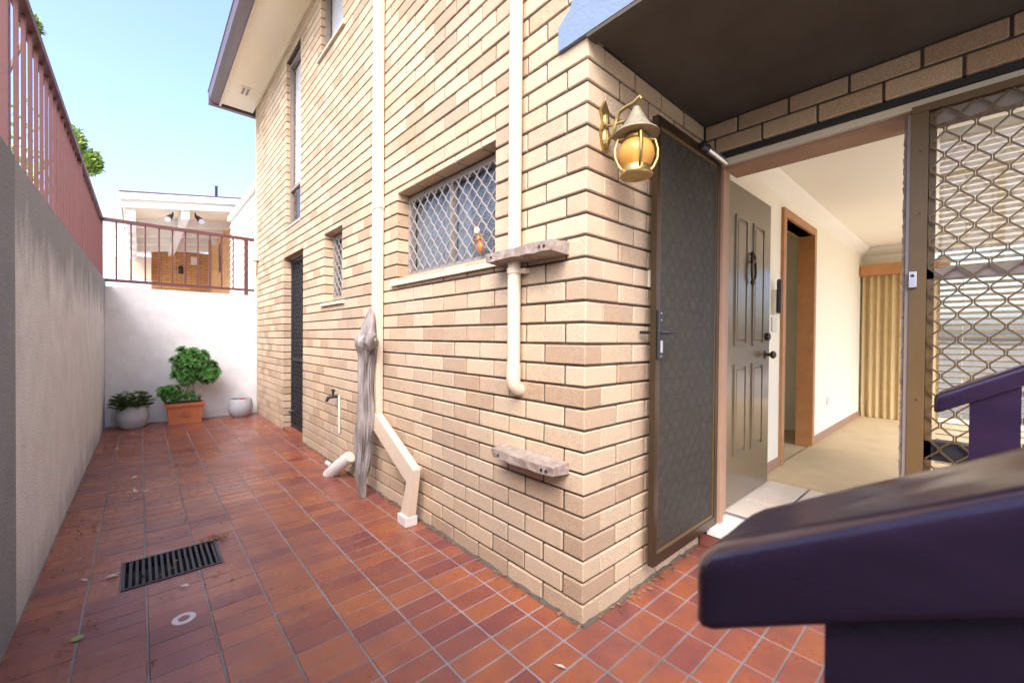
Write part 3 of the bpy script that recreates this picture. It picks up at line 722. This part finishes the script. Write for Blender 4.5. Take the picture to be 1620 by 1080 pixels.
# driftwood trunk leaning against the wall
dw = MB()
path = [(-.12, 1.87, .0, .022, .022), (-.125, 1.87, .09, .03, .032), (-.12, 1.885, .19, .05, .06), (-.11, 1.89, .40, .06, .068), (-.10, 1.885, .62, .062, .07), (-.10, 1.87, .80, .058, .066), (-.10, 1.865, .95, .06, .07), (-.10, 1.85, 1.05, .066, .08), (-.10, 1.84, 1.11, .068, .085), (-.095, 1.85, 1.16, .05, .06), (-.09, 1.85, 1.24, .04, .045), (-.085, 1.845, 1.31, .018, .02), (-.085, 1.845, 1.335, .006, .008)]
from mathutils import noise as NZ
V = []; Fc = []; n = 44; random.seed(11)
fine = []
for a, b in zip(path, path[1:]):
    for q_ in range(7): fine.append([a[q]+(b[q]-a[q])*q_/7 for q in range(5)])
fine.append(list(path[-1]))
for i, (x, y, z, ra, rb) in enumerate(fine):
    sw = .9*z+.35*math.sin(z*5)
    for k in range(n):
        a = 2*math.pi*k/n+sw; ca, sa = math.cos(a-sw*.6), math.sin(a-sw*.6)
        lump = NZ.noise(Vector((ca*1.3, sa*1.3, z*5)))*.32
        groove = -abs(NZ.noise(Vector((ca*5, sa*5, z*1.6))))*.42
        fib = NZ.noise(Vector((ca*13, sa*13, z*2.5)))*.10
        knot = .30*math.exp(-((z-1.09)/.05)**2)*(.5+.5*math.sin(2*a+1))
        q = 1.04+lump+groove+fib+knot
        V.append((min(-.002, x+ra*q*math.cos(a)), y+rb*q*math.sin(a), max(0, z+.02*NZ.noise(Vector((ca*4, sa*4, z*3))))))
for i in range(len(fine)-1):
    for k in range(n): Fc.append([i*n+k, i*n+(k+1) % n, (i+1)*n+(k+1) % n, (i+1)*n+k])
Fc += [list(range(n))[::-1], [(len(fine)-1)*n+k for k in range(n)]]
dwo = dw.add(V, Fc).obj('driftwood_log', 'drift', None, True); tag(dwo, 'tall grey driftwood log leaning against wall beside square downpipe', 'driftwood')
part(MB().tube([(-.13, 1.75, 1.075), (-.15, 1.72, 1.11), (-.14, 1.70, 1.14), (-.11, 1.70, 1.15)], [.04, .04, .03, .012], 10), 'knot', 'drift', dwo, True)
# white vent pipe stub
vp = empty('vent_pipe', (-.09, 2.42, 0), 'cream angled drain pipe stub rising from tiles by the wall', 'pipe')
part(MB().tube([(-.135, 2.53, -.005), (-.115, 2.45, .06), (-.075, 2.33, .15), (-.055, 2.29, .185)], [.052, .052, .05, .046], 16), 'pipe', 'white_paint', vp, True)
part(MB().tube([(-.15, 2.475, .095), (-.18, 2.49, .12)], .018, 12), 'cap', 'white_paint', vp, True)
# garden tap
gt_ = empty('garden_tap', (-.05, 2.72, .6), 'dark brass garden tap with short cream pipe on wall', 'tap')
part(MB().tube([(.005, 2.70, .615), (-.05, 2.70, .615), (-.085, 2.715, .61), (-.10, 2.72, .575)], [.012, .014, .016, .013], 10).tube([(-.05, 2.70, .615), (-.05, 2.70, .665)], .01, 8), 'body', 'dark_metal', gt_, True)
part(MB().tube([(-.05, 2.665, .67), (-.05, 2.735, .67)], .008, 8).lathe([(.012, -.01), (.014, .012), (0, .018)], (-.05, 2.70, .665), 10), 'handle', 'dark_metal', gt_, True)
part(MB().tube([(-.012, 2.67, .625), (-.012, 2.655, .60), (-.012, 2.655, .30)], .009, 8), 'supply_pipe', 'plastic_cream', gt_, True)
# meter box and conduit at the far edge
mb_ = empty('meter_box', (-.03, 6.08, 2.3), 'small grey electrical box with conduit at far wall edge', 'electrical box')
part(MB().cbox(-.065, -.001, 6.02, 6.14, 2.24, 2.42, .006), 'box', 'plastic_cream', mb_)
part(MB().tube([(-.03, 6.06, 2.24), (-.03, 6.06, 2.17), (-.02, 6.10, 2.12), (-.015, 6.13, 2.05)], .013, 8), 'conduit', 'plastic_cream', mb_, True)
# ant ornament on the grille
an = empty('ant_ornament', (.06, .76, 1.66), 'orange and cream ant ornament clinging to window grille', 'ornament')
AX, AY, AZ = .052, .76, 1.665
part(MB().ell((AX, AY-.012, AZ-.045), (.016, .02, .034)), 'abdomen', 'ant_orange', an, True)
part(MB().ell((AX, AY+.002, AZ+.0), (.012, .013, .02)), 'thorax', 'ant_orange', an, True)
part(MB().ell((AX, AY+.02, AZ+.045), (.015, .02, .022)), 'head', 'ant_cream', an, True)
for s in (-1, 1):
    for k in range(3):
        part(MB().tube([(AX, AY, AZ+.01-k*.01), (AX-.01, AY+s*.025, AZ+.018-k*.02), (AX+.005, AY+s*.042, AZ+.012-k*.034)], .0025, 5), 'leg', 'ant_orange', an)
    part(MB().tube([(AX, AY+.02, AZ+.06), (AX-.008, AY+.02+s*.015, AZ+.08), (AX-.004, AY+.02+s*.028, AZ+.085)], .002, 5), 'antenna', 'ant_orange', an)

# ------------------------------------------------------------------ left wall, back wall, railings
def lx(y): return -1.665+(y-1.2)*.0085
def wallseg(name, y0, y1, off, m, label):
    V = []
    for y in (y0, y1):
        for (x, z) in ((lx(y)+off, -.28), (lx(y)+off, 1.815), (lx(y)-.16, 1.83), (lx(y)-.16, -.28)): V.append((x, y, z))
    o = MB().add(V, [[3, 2, 1, 0], [4, 5, 6, 7], [0, 1, 5, 4], [1, 2, 6, 5], [2, 3, 7, 6], [3, 0, 4, 7]]).obj(name, m)
    return tag(o, label, 'wall', 'rendered side wall stretches')
wallseg('rendered_wall', 1.44, 6.3, 0, 'render_white', 'long white rendered wall with weathered grey top along courtyard')
wallseg('rendered_wall', -3.0, 1.439, .006, 'render_grey', 'grey rendered stretch of wall beside the stairs')  # near stretch in a darker grey, standing slightly proud
bw = MB().box(lx(6.1)+.002, -.002, 6.13, 6.27, -.28, 1.735).obj('back_wall', 'render_back'); tag(bw, 'white painted wall closing the courtyard behind the pots', 'wall')
bwp = part(MB().box(-1.0, -.30, 6.118, 6.1295, 0, .20), 'plinth', 'render_back', bw)
def railing(name, label, pts, z0, z1, ztop, posts, bars, bw_, bl_, m='rail_red'):
    r = empty(name, (pts[0][0], pts[0][1], z0), label, 'railing')
    a, b = Vector((*pts[0], 0)), Vector((*pts[1], 0)); d = (b-a).normalized(); nrm = Vector((-d.y, d.x, 0)); Ln = (b-a).length
    def bar(s0, s1, w, za, zb, nm):
        V = []
        for s in (s0, s1):
            for o in (-w/2, w/2):
                for z in (za, zb): q = a+d*s+nrm*o; V.append((q.x, q.y, z))
        part(MB().add(V, [[0, 1, 3, 2], [4, 6, 7, 5], [0, 4, 5, 1], [2, 3, 7, 6], [0, 2, 6, 4], [1, 5, 7, 3]]), nm, m, r)
    bar(0, Ln, .05, ztop-.04, ztop, 'top_rail')
    if z1: bar(0, Ln, .04, z1, z1+.032, 'bottom_rail')
    for s in posts: bar(s-.022, s+.022, .046, z0, ztop-.041, 'post')
    for s in bars: bar(s-bl_/2, s+bl_/2, bw_, (z1+.033 if z1 else z0), ztop-.041, 'baluster')
    return r
# side railing: upright flat bars set into the wall top
y0, y1 = -1.2, 6.16
bars = [.107+.145*k for k in range(51)]
bars = [s for s in bars if all(abs(s-p) > .06 for p in (2.6, 5.05, 7.3)) and s < y1-y0-.05]
railing('side_railing', 'long red brown steel railing along the rendered side wall', ((-1.70, y0), (-1.662, y1)), 1.80, None, 2.585, [.06, 2.6, 5.05, 7.33], bars, .014, .014)
railing('back_railing', 'short red brown railing on top of the white back wall', ((-1.66, 6.19), (-.03, 6.19)), 1.72, 1.80, 2.585, [1.53], [.14+.1365*k for k in range(10)], .016, .016)

# ------------------------------------------------------------------ drain grate, floor ring
dg = empty('drain_grate', (-1.18, 1.64, 0), 'dark slotted drain grate set into the tiles', 'drain')
f = MB(); x0, x1, y0, y1 = DR
f.box(x0, x1, y0, y0+.012, -.05, .004).box(x0, x1, y1-.012, y1, -.05, .004).box(x0, x0+.012, y0+.012, y1-.012, -.05, .004).box(x1-.012, x1, y0+.012, y1-.012, -.05, .004)
part(f, 'frame', 'dark_metal', dg)
part(MB().box(x0, x1, y0, y1, -.27, -.12), 'pit', 'dark_void', dg)
for k in range(15):
    xx = x0+.024+k*.0232; part(MB().cbox(xx, xx+.0125, y0+.012, y1-.012, -.03, .003, .0015), 'bar', 'dark_metal', dg)
rg = MB().lathe([(.020, -.002), (.020, .0015), (.038, .0015), (.040, -.002)], (-1.17, 1.084, .001), 28)
tag(rg.obj('floor_ring', 'ring_white', None), 'white ring mark of an inspection cap on tiles', 'ring')

# ------------------------------------------------------------------ pots and plants
def rosette(mb, c, up_, R, n):
    u = up_.orthogonal().normalized(); w = up_.cross(u)
    for k in range(n):
        a = k*2.399; t = (k+.5)/n; el = 1.35-1.25*t; L = R*(.35+.65*t)
        d = (u*math.cos(a)+w*math.sin(a))*math.cos(el)+up_*math.sin(el)
        s = d.cross(up_).normalized()*(R*.17); b = c+d*L*.1; m_ = c+d*L*.65+up_*R*.04; e = c+d*L
        mb.add([b-s*.4, b+s*.4, m_+s, e, m_-s], [[0, 1, 2, 3, 4]])
def bowl(name, label, cx, cy, R, H, m):
    p = empty(name, (cx, cy, 0), label, 'planter', 'round speckled pots')
    part(MB().lathe([(0, .0), (R*.62, 0), (R*.82, H*.12), (R*.98, H*.40), (R*1.0, H*.60), (R*.94, H*.85), (R*.86, H), (R*.78, H), (R*.80, H*.88), (0, H*.86)], (cx, cy, 0), 30), 'bowl', m, p, True)
    part(MB().lathe([(0, 0), (R*.79, 0)], (cx, cy, H*.90), 20), 'soil', 'soil', p)
    return p
bowl('round_planter', 'wide speckled grey round pot with leafy plant in wall corner', -1.37, 5.86, .155, .27, 'granite')
bowl('round_planter', 'small speckled grey round pot with pink flower near brick wall', -.24, 5.92, .15, .25, 'granite')
tp = empty('trough_planter', (-.86, 5.9, 0), 'terracotta trough with round emblem holding branching succulent', 'planter')
def trap(mb, cx, cy, a0, b0, a1, b1, z0, z1):
    V = [(cx+s*a0, cy+t_*b0, z0) for s, t_ in ((-1, -1), (1, -1), (1, 1), (-1, 1))]+[(cx+s*a1, cy+t_*b1, z1) for s, t_ in ((-1, -1), (1, -1), (1, 1), (-1, 1))]
    return mb.add(V, [[3, 2, 1, 0], [4, 5, 6, 7]]+[[i, (i+1) % 4, 4+(i+1) % 4, 4+i] for i in range(4)])
tb = MB(); trap(tb, -.86, 5.92, .165, .105, .185, .12, .02, .22); trap(tb, -.86, 5.92, .172, .112, .172, .112, 0, .0199); part(tb, 'trough', 'terracotta', tp)
trm = MB(); trap(trm, -.86, 5.92, .20, .135, .205, .14, .2201, .262); part(trm, 'rim', 'terracotta', tp)
part(MB().tube([(-.86+.045*math.cos(a), 5.806-.004, .125+.036*math.sin(a)) for a in [2*math.pi*i/20 for i in range(20)]], .004, 6, closed=True).tube([(-.86+.02*math.cos(a), 5.803, .125+.017*math.sin(a)) for a in [2*math.pi*i/14 for i in range(14)]], .004, 6, closed=True), 'emblem', 'terracotta', tp, True)
part(MB().box(-1.04, -.68, 5.80, 6.04, .2621, .2635), 'soil', 'soil', tp)
random.seed(5)
su = empty('succulent_shrub', (-.86, 5.9, .26), 'branching green rosette succulent growing in terracotta trough', 'plant')
stems = MB(); ros = MB()
def clump(cx, cy, cz, rx, ry, rz, n, R):
    for _ in range(n):
        while True:
            v = Vector((random.uniform(-1, 1), random.uniform(-1, 1), random.uniform(-1, 1)))
            if .35 < v.length < 1: break
        c = Vector((cx+v.x*rx, cy+v.y*ry, cz+v.z*rz)); d = (Vector((v.x, v.y-.5, v.z+.5))).normalized()
        rosette(ros, c, d, R*random.uniform(.8, 1.15), 26)
clump(-.80, 5.90, .78, .19, .15, .20, 105, .085); clump(-.62, 5.88, .64, .14, .11, .13, 40, .08); clump(-.86, 5.88, .64, .13, .12, .12, 34, .08)
clump(-1.01, 5.85, .40, .13, .10, .10, 40, .07); clump(-.80, 5.86, .34, .10, .07, .05, 12, .05)
for (a, b) in (((-.97, .26), (-.92, .50)), ((-.97, .26), (-.80, .52)), ((-.95, .27), (-.83, .45)), ((-.80, .26), (-.78, .55)), ((-.78, .27), (-.64, .55)), ((-1.0, .26), (-1.03, .36))):
    stems.tube([(a[0], 5.90, a[1]), ((a[0]+b[0])/2+.03, 5.87, (a[1]+b[1])/2), (b[0], 5.89, b[1])], [.011, .009, .007], 7)
part(stems, 'stem', 'weather_timber', su, True); part(ros, 'foliage', 'leaf_rosette', su)
def leafy(name, label, cx, cy, cz, rx, rz, n, L, m):
    p = empty(name, (cx, cy, cz), label, 'plant'); mb = MB()
    for _ in range(n):
        a = random.uniform(0, 6.28); r = math.sqrt(random.random()); h = random.random()*(1-r*r*.6)
        c = Vector((cx+rx*r*math.cos(a), cy+rx*.8*r*math.sin(a), cz+rz*h))
        d = Vector((math.cos(a)+random.uniform(-.6, .6), math.sin(a)+random.uniform(-.6, .6), random.uniform(-.3, .6))).normalized()
        s = d.cross(Vector((0, 0, 1))).normalized()*L*.38; u = s.cross(d).normalized()*L*.12
        mb.add([c, c+d*L*.5+s, c+d*L, c+d*L*.5-s, c+d*L*.5-u], [[0, 1, 4], [1, 2, 4], [2, 3, 4], [3, 0, 4]])
    st2 = MB()
    for k in range(7):
        a = k*.9; st2.tube([(cx+.03*math.cos(a), cy+.03*math.sin(a), cz-.03), (cx+rx*.6*math.cos(a), cy+rx*.5*math.sin(a), cz+rz*.6)], .004, 5)
    part(st2, 'stem', 'leaf_dark', p); part(mb, 'foliage', m, p); return p
leafy('leafy_plant', 'low dark green leafy plant filling the wide round pot', -1.37, 5.86, .25, .17, .20, 300, .075, 'leaf_dark')
fl_ = leafy('flower_plant', 'tiny pink flowering plant in the small round pot', -.235, 5.93, .215, .08, .03, 26, .03, 'leaf_dark')
part(MB().ell((-.225, 5.90, .25), (.022, .02, .014)).ell((-.19, 5.91, .245), (.013, .013, .01)), 'flower', 'pink', fl_, True)

# ------------------------------------------------------------------ fallen leaves and grit
random.seed(21)
def litter(name, m, spots, L):
    mb = MB()
    for (x, y) in spots:
        a = random.uniform(0, 6.28); l = L*random.uniform(.5, 1.2); w = l*random.uniform(.25, .5)
        c = Vector((x, y, .003)); d = Vector((math.cos(a), math.sin(a), 0)); s = Vector((-d.y, d.x, 0))
        z = lambda: Vector((0, 0, random.uniform(.001, .012)))
        mb.add([c-d*l/2+z(), c+s*w/2+z(), c+d*l/2+z(), c-s*w/2+z()], [[0, 1, 2], [0, 2, 3]])
    o = mb.obj(name, m); o['kind'] = 'stuff'; tag(o, 'scattered fallen leaves and bits on the tiles' if m == 'dead_leaf' else 'few pale dry leaf scraps on the tiles', 'leaves')
sp_ = [(random.uniform(-1.6, -.1), random.gauss(5.85, .18)) for _ in range(120)]
sp_ = [(x, min(y, 6.1)) for x, y in sp_]
sp_ += [(lx(2)+abs(random.gauss(.05, .12)), random.uniform(.9, 5.8)) for _ in range(230)]
sp_ += [(random.gauss(-1.2, .25), random.gauss(2.2, .9)) for _ in range(90)]
sp_ += [(random.gauss(-.98, .03), random.gauss(1.79, .02)) for _ in range(50)]
sp_ += [(random.uniform(.05, 1.0), -abs(random.gauss(.02, .015))-.005) for _ in range(60)]
sp_ += [(-.008-abs(random.gauss(0, .012)), random.uniform(0, 3.7)) for _ in range(120)]
litter('fallen_leaves', 'dead_leaf', sp_, .028)
litter('leaf_scraps', 'pale_leaf', [(random.uniform(-1.6, -1.2), random.uniform(1.2, 5.8)) for _ in range(16)]+[(-.22, -.08), (-1.15, 1.35)], .05)
gl_ = MB().lathe([(0, 0), (.014, .0), (.018, .002), (0, .004)], (-1.475, 1.20, .002), 10)
tag(gl_.obj('green_leaf', 'green_leaf'), 'single round green leaf lying on tiles near side wall', 'leaf')

# ------------------------------------------------------------------ stair handrails in the foreground
def handrail(label, xa, xb, ye, zt, ypost, side):
    r = empty('stair_handrail', ((xa+xb)/2, ypost, 0), label, 'handrail', 'stair handrails')
    sl_ = .585; V = []; th = .046; Fc = []; c = .013
    # rounded-edge cap section swept down the stair slope, nosed end, brushed paint over worn timber
    sec = []
    for (cx_, cz_, a0) in ((xa+c, -c, 180), (xb-c, -c, 90), (xb-c*.5, -th+c*.5, 0), (xa+c*.5, -th+c*.5, -90)):
        rr = c if cz_ == -c else c*.5
        for q in range(5): an = math.radians(a0-q*22.5); sec.append((cx_+rr*math.cos(an), cz_+rr*math.sin(an)))
    dense = []
    for p0, p1 in zip(sec, sec[1:]+sec[:1]):
        k_ = max(1, int(math.hypot(p1[0]-p0[0], p1[1]-p0[1])/.008))
        dense += [(p0[0]+(p1[0]-p0[0])*q/k_, p0[1]+(p1[1]-p0[1])*q/k_) for q in range(k_)]
    sec = dense
    st_ = [0, .002, .006, .012]+[.012+.012*k for k in range(1, 80)]
    xm = (xa+xb)/2
    for i, s in enumerate(st_):
        k = (.72, .86, .95, 1)[min(i, 3)]
        for (x, z) in sec:
            w_ = NZ.noise(Vector((x*30, s*9, z*40)))*.0011+NZ.noise(Vector((x*120, s*25, z*120)))*.0006
            V.append((xm+(x-xm)*(k+w_/.045), ye-s, zt+sl_*s+(-th/2+(z+th/2)*(k+w_/.023))))
    n = len(sec)
    for i in range(len(st_)-1):
        for q in range(n): Fc.append([i*n+q, i*n+(q+1) % n, (i+1)*n+(q+1) % n, (i+1)*n+q])
    Fc += [list(range(n))[::-1], [(len(st_)-1)*n+q for q in range(n)]]
    part(MB().add(V, Fc), 'cap_rail', 'purple_paint', r, True)
    xm = (xa+xb)/2; w = (xb-xa)/2-.008; zb = zt+sl_*(ye-ypost)-th+.008
    pm = MB(); pm.prism([(ypost, 0), (ypost, zb), (ypost-.075, zb+sl_*.075), (ypost-.075, 0)], xm-w, xm+w, 'yz')
    part(pm, 'post', 'purple_paint', r)
handrail('dark purple painted stair handrail and post beside the grey wall', -1.07, -.975, -.917, 1.013, -.978, 0)
handrail('dark purple painted stair handrail and post before the grilled sidelight', .10, .19, -.957, 1.008, -1.014, 1)

# ------------------------------------------------------------------ tree beyond the side wall
random.seed(9)
def tree(label, base, H, trunk_r, blobs, nleaf, L):
    t = empty('tree', base, label, 'tree'); tm = MB(); b = Vector(base)
    top = b+Vector((0, 0, H)); tm.tube([b, b+Vector((.1, .1, H*.5)), top], [trunk_r, trunk_r*.7, trunk_r*.25], 9)
    lf = MB()
    for (dx, dy, dz, rx, rz) in blobs:
        c = b+Vector((dx, dy, dz)); tm.tube([b+Vector((0, 0, dz*.55)), (b+c)/2+Vector((0, 0, dz*.3)), c], [trunk_r*.4, trunk_r*.25, .02], 6)
        for _ in range(nleaf):
            v = Vector((random.gauss(0, .5), random.gauss(0, .5), random.gauss(0, .5)))
            if v.length > 1.1: v = v.normalized()*random.random()
            q = c+Vector((v.x*rx, v.y*rx, v.z*rz)); d = Vector((random.uniform(-1, 1), random.uniform(-1, 1), random.uniform(-.5, .8))).normalized()
            s = d.orthogonal().normalized()*L*.28
            lf.add([q, q+d*L*.5+s, q+d*L, q+d*L*.5-s], [[0, 1, 2, 3]])
    part(tm, 'trunk', 'bark', t, True); part(lf, 'crown', 'leaf_tree', t)
tree('bushy green tree growing behind the side railing', (-3.3, 9.0, -.3), 5.6, .14,
     [(0, 0, 4.4, .9, .9), (.4, -.6, 3.6, .8, .7), (-.4, .9, 3.7, .9, .8), (0, .3, 5.0, .4, .5), (1.15, 0, 4.6, .17, .26), (1.38, .05, 4.35, .11, .18), (.72, 0, 6.3, .08, .15), (.3, -1.6, 3.4, .8, .8)], 900, .11)
tree('tall yellow green tree close behind the railing posts', (-3.6, 4.2, -.3), 3.6, .12,
     [(0, 0, 3.2, .6, .7), (.2, .9, 3.0, .6, .6), (-.2, -.9, 3.1, .6, .7), (-.4, 0, 3.9, .6, .6), (.2, 1.8, 2.8, .6, .6), (.1, -1.8, 2.9, .6, .7)], 800, .08)

# ------------------------------------------------------------------ neighbouring house beyond the back wall
nb = empty('neighbour_house', (-.3, 12, 0), 'neighbouring orange brick house with white skillion roof and patio', 'house')
nw = part(MB().box(-1.04, .40, 15.61, 15.8, -.3, 3.75), 'wall', 'mortar', nb)
ns = part(MB().box(.372, .55, 10.3, 15.6, -.3, 4.0), 'wall', 'mortar', nb)
def nbr(par, mk, u0, u1, z0, z1, hole=None):
    m = MB(); c = int(z0/.086)
    while c*.086 < z1:
        u = u0-(.12 if c % 2 else 0)
        while u < u1:
            a, b = max(u, u0), min(u+.23, u1)
            if b-a > .03:
                for r in sub((a, b, c*.086, c*.086+.075), [hole] if hole else []): m.box(*mk(*r), rnd=random.random())
            u += .24
        c += 1
    o = part(m, 'bricks', 'obrick_m', par); o['kind'] = 'stuff'
nbr(nw, lambda a, b, z, w: (a, b, 15.60, 15.7, z, w), -1.04, .36, 1.9, 3.74)
nbr(ns, lambda a, b, z, w: (.36, .45, a, b, z, w), 10.3, 15.59, 1.9, 3.99, (12.6, 13.3, 2.9, 3.7))
part(MB().box(.371, .374, 12.6, 13.3, 2.9, 3.7), 'window', 'glass', nb)
def slope(x): return 3.62+(x+1.583)*.155
def skew(mb, x0, x1, y0, y1, zo0, zo1):
    V = [(x, y, slope(x)+z) for x in (x0, x1) for y in (y0, y1) for z in (zo0, zo1)]
    return mb.add(V, [[0, 1, 3, 2], [4, 6, 7, 5], [0, 4, 5, 1], [2, 3, 7, 6], [0, 2, 6, 4], [1, 5, 7, 3]])
part(skew(MB(), -1.583, 4.0, 10.0, 10.05, -.02, .13), 'fascia', 'neigh_white', nb)
part(skew(MB(), -1.6, 4.0, 9.94, 10.0, .131, .25), 'gutter', 'neigh_white', nb)
part(skew(MB(), -1.55, 4.0, 10.051, 16.5, .02, .06), 'soffit', 'soffit_cream', nb)
part(skew(MB(), -1.6, 4.2, 10.0, 16.7, .251, .30), 'roof', 'gutter', nb)
for y in (11.2, 12.4, 13.6, 14.8): part(skew(MB(), -1.9 if y > 13 else -1.55, .36, y, y+.10, -.16, .018), 'beam', 'neigh_white', nb)
part(skew(MB(), -.66, -.52, 10.06, 15.6, -.20, -.001), 'ridge_beam', 'neigh_white', nb)
part(skew(MB(), -1.50, -1.36, 10.06, 15.6, -.28, -.001), 'edge_beam', 'neigh_white', nb)
for y in (12.3, 14.5): part(MB().box(-2.45, -2.33, y, y+.12, -.3, 3.35), 'post', 'neigh_white', nb)
for k in range(4): part(MB().box(-2.45, -1.4, 11.4+k*1.1, 11.5+k*1.1, 3.25-.0*k, 3.39), 'pergola_rafter', 'neigh_white', nb)
part(MB().box(-1.55, -1.05, 15.2, 15.9, 2.8, 3.42), 'storage_box', 'soffit_cream', nb)
part(MB().lathe([(.05, 0), (.06, .02), (.05, .12), (.07, .16), (.03, .24), (0, .26)], (-.35, 15.52, 3.05), 10), 'wall_lamp', 'dark_metal', nb, True)
part(MB().cbox(-.10, .06, 15.50, 15.6, 3.38, 3.62, .01), 'switch_box', 'neigh_white', nb)
part(MB().box(.10, .16, 13.0, 13.06, -.3, 3.75), 'post', 'timber_pink', nb)
for x, s in ((-.78, -1), (-.40, 1)):
    fl2 = part(MB().tube([(x, 10.35, slope(x)-.01), (x, 10.35, slope(x)-.10), (x+.05*s, 10.27, slope(x)-.13)], .015, 6), 'floodlight', 'dark_metal', nb)
    part(MB().tube([(x+.03*s, 10.30, slope(x)-.10), (x+.09*s, 10.12, slope(x)-.22)], [.04, .065], 12), 'lamp_head', 'dark_metal', fl2, True)
    part(MB().tube([(x+.09*s, 10.12, slope(x)-.22), (x+.093*s, 10.11, slope(x)-.226)], .058, 12), 'lens', 'ring_white', fl2, True)
part(MB().tube([(.0, 10.6, 4.2), (.0, 10.6, 4.55)], .03, 8), 'roof_vent', 'dark_metal', nb)
part(MB().box(-9, 6, 6.6, 22, -.3, 1.45), 'patio', 'ring_white', nb)  # pale unseen slab added to bounce sunlight up under the roof
# white weatherboard wall between the two houses
wb = empty('weatherboard_wall', (.12, 7.8, 0), 'white weatherboard wall beyond the end of the brick house', 'wall')
for k in range(16):
    z = 1.5+k*.125; part(MB().prism([(.10, z), (.10, z+.012), (.125, z+.13), (.14, z+.13), (.14, z)], 6.7, 9.4, 'xz'), 'weatherboard', 'neigh_white', wb)
part(MB().box(.141, .25, 6.7, 9.4, -.3, 3.62), 'frame', 'neigh_white', wb)
part(MB().box(.06, .30, 6.68, 9.45, 3.52, 3.60), 'capping', 'neigh_white', wb)
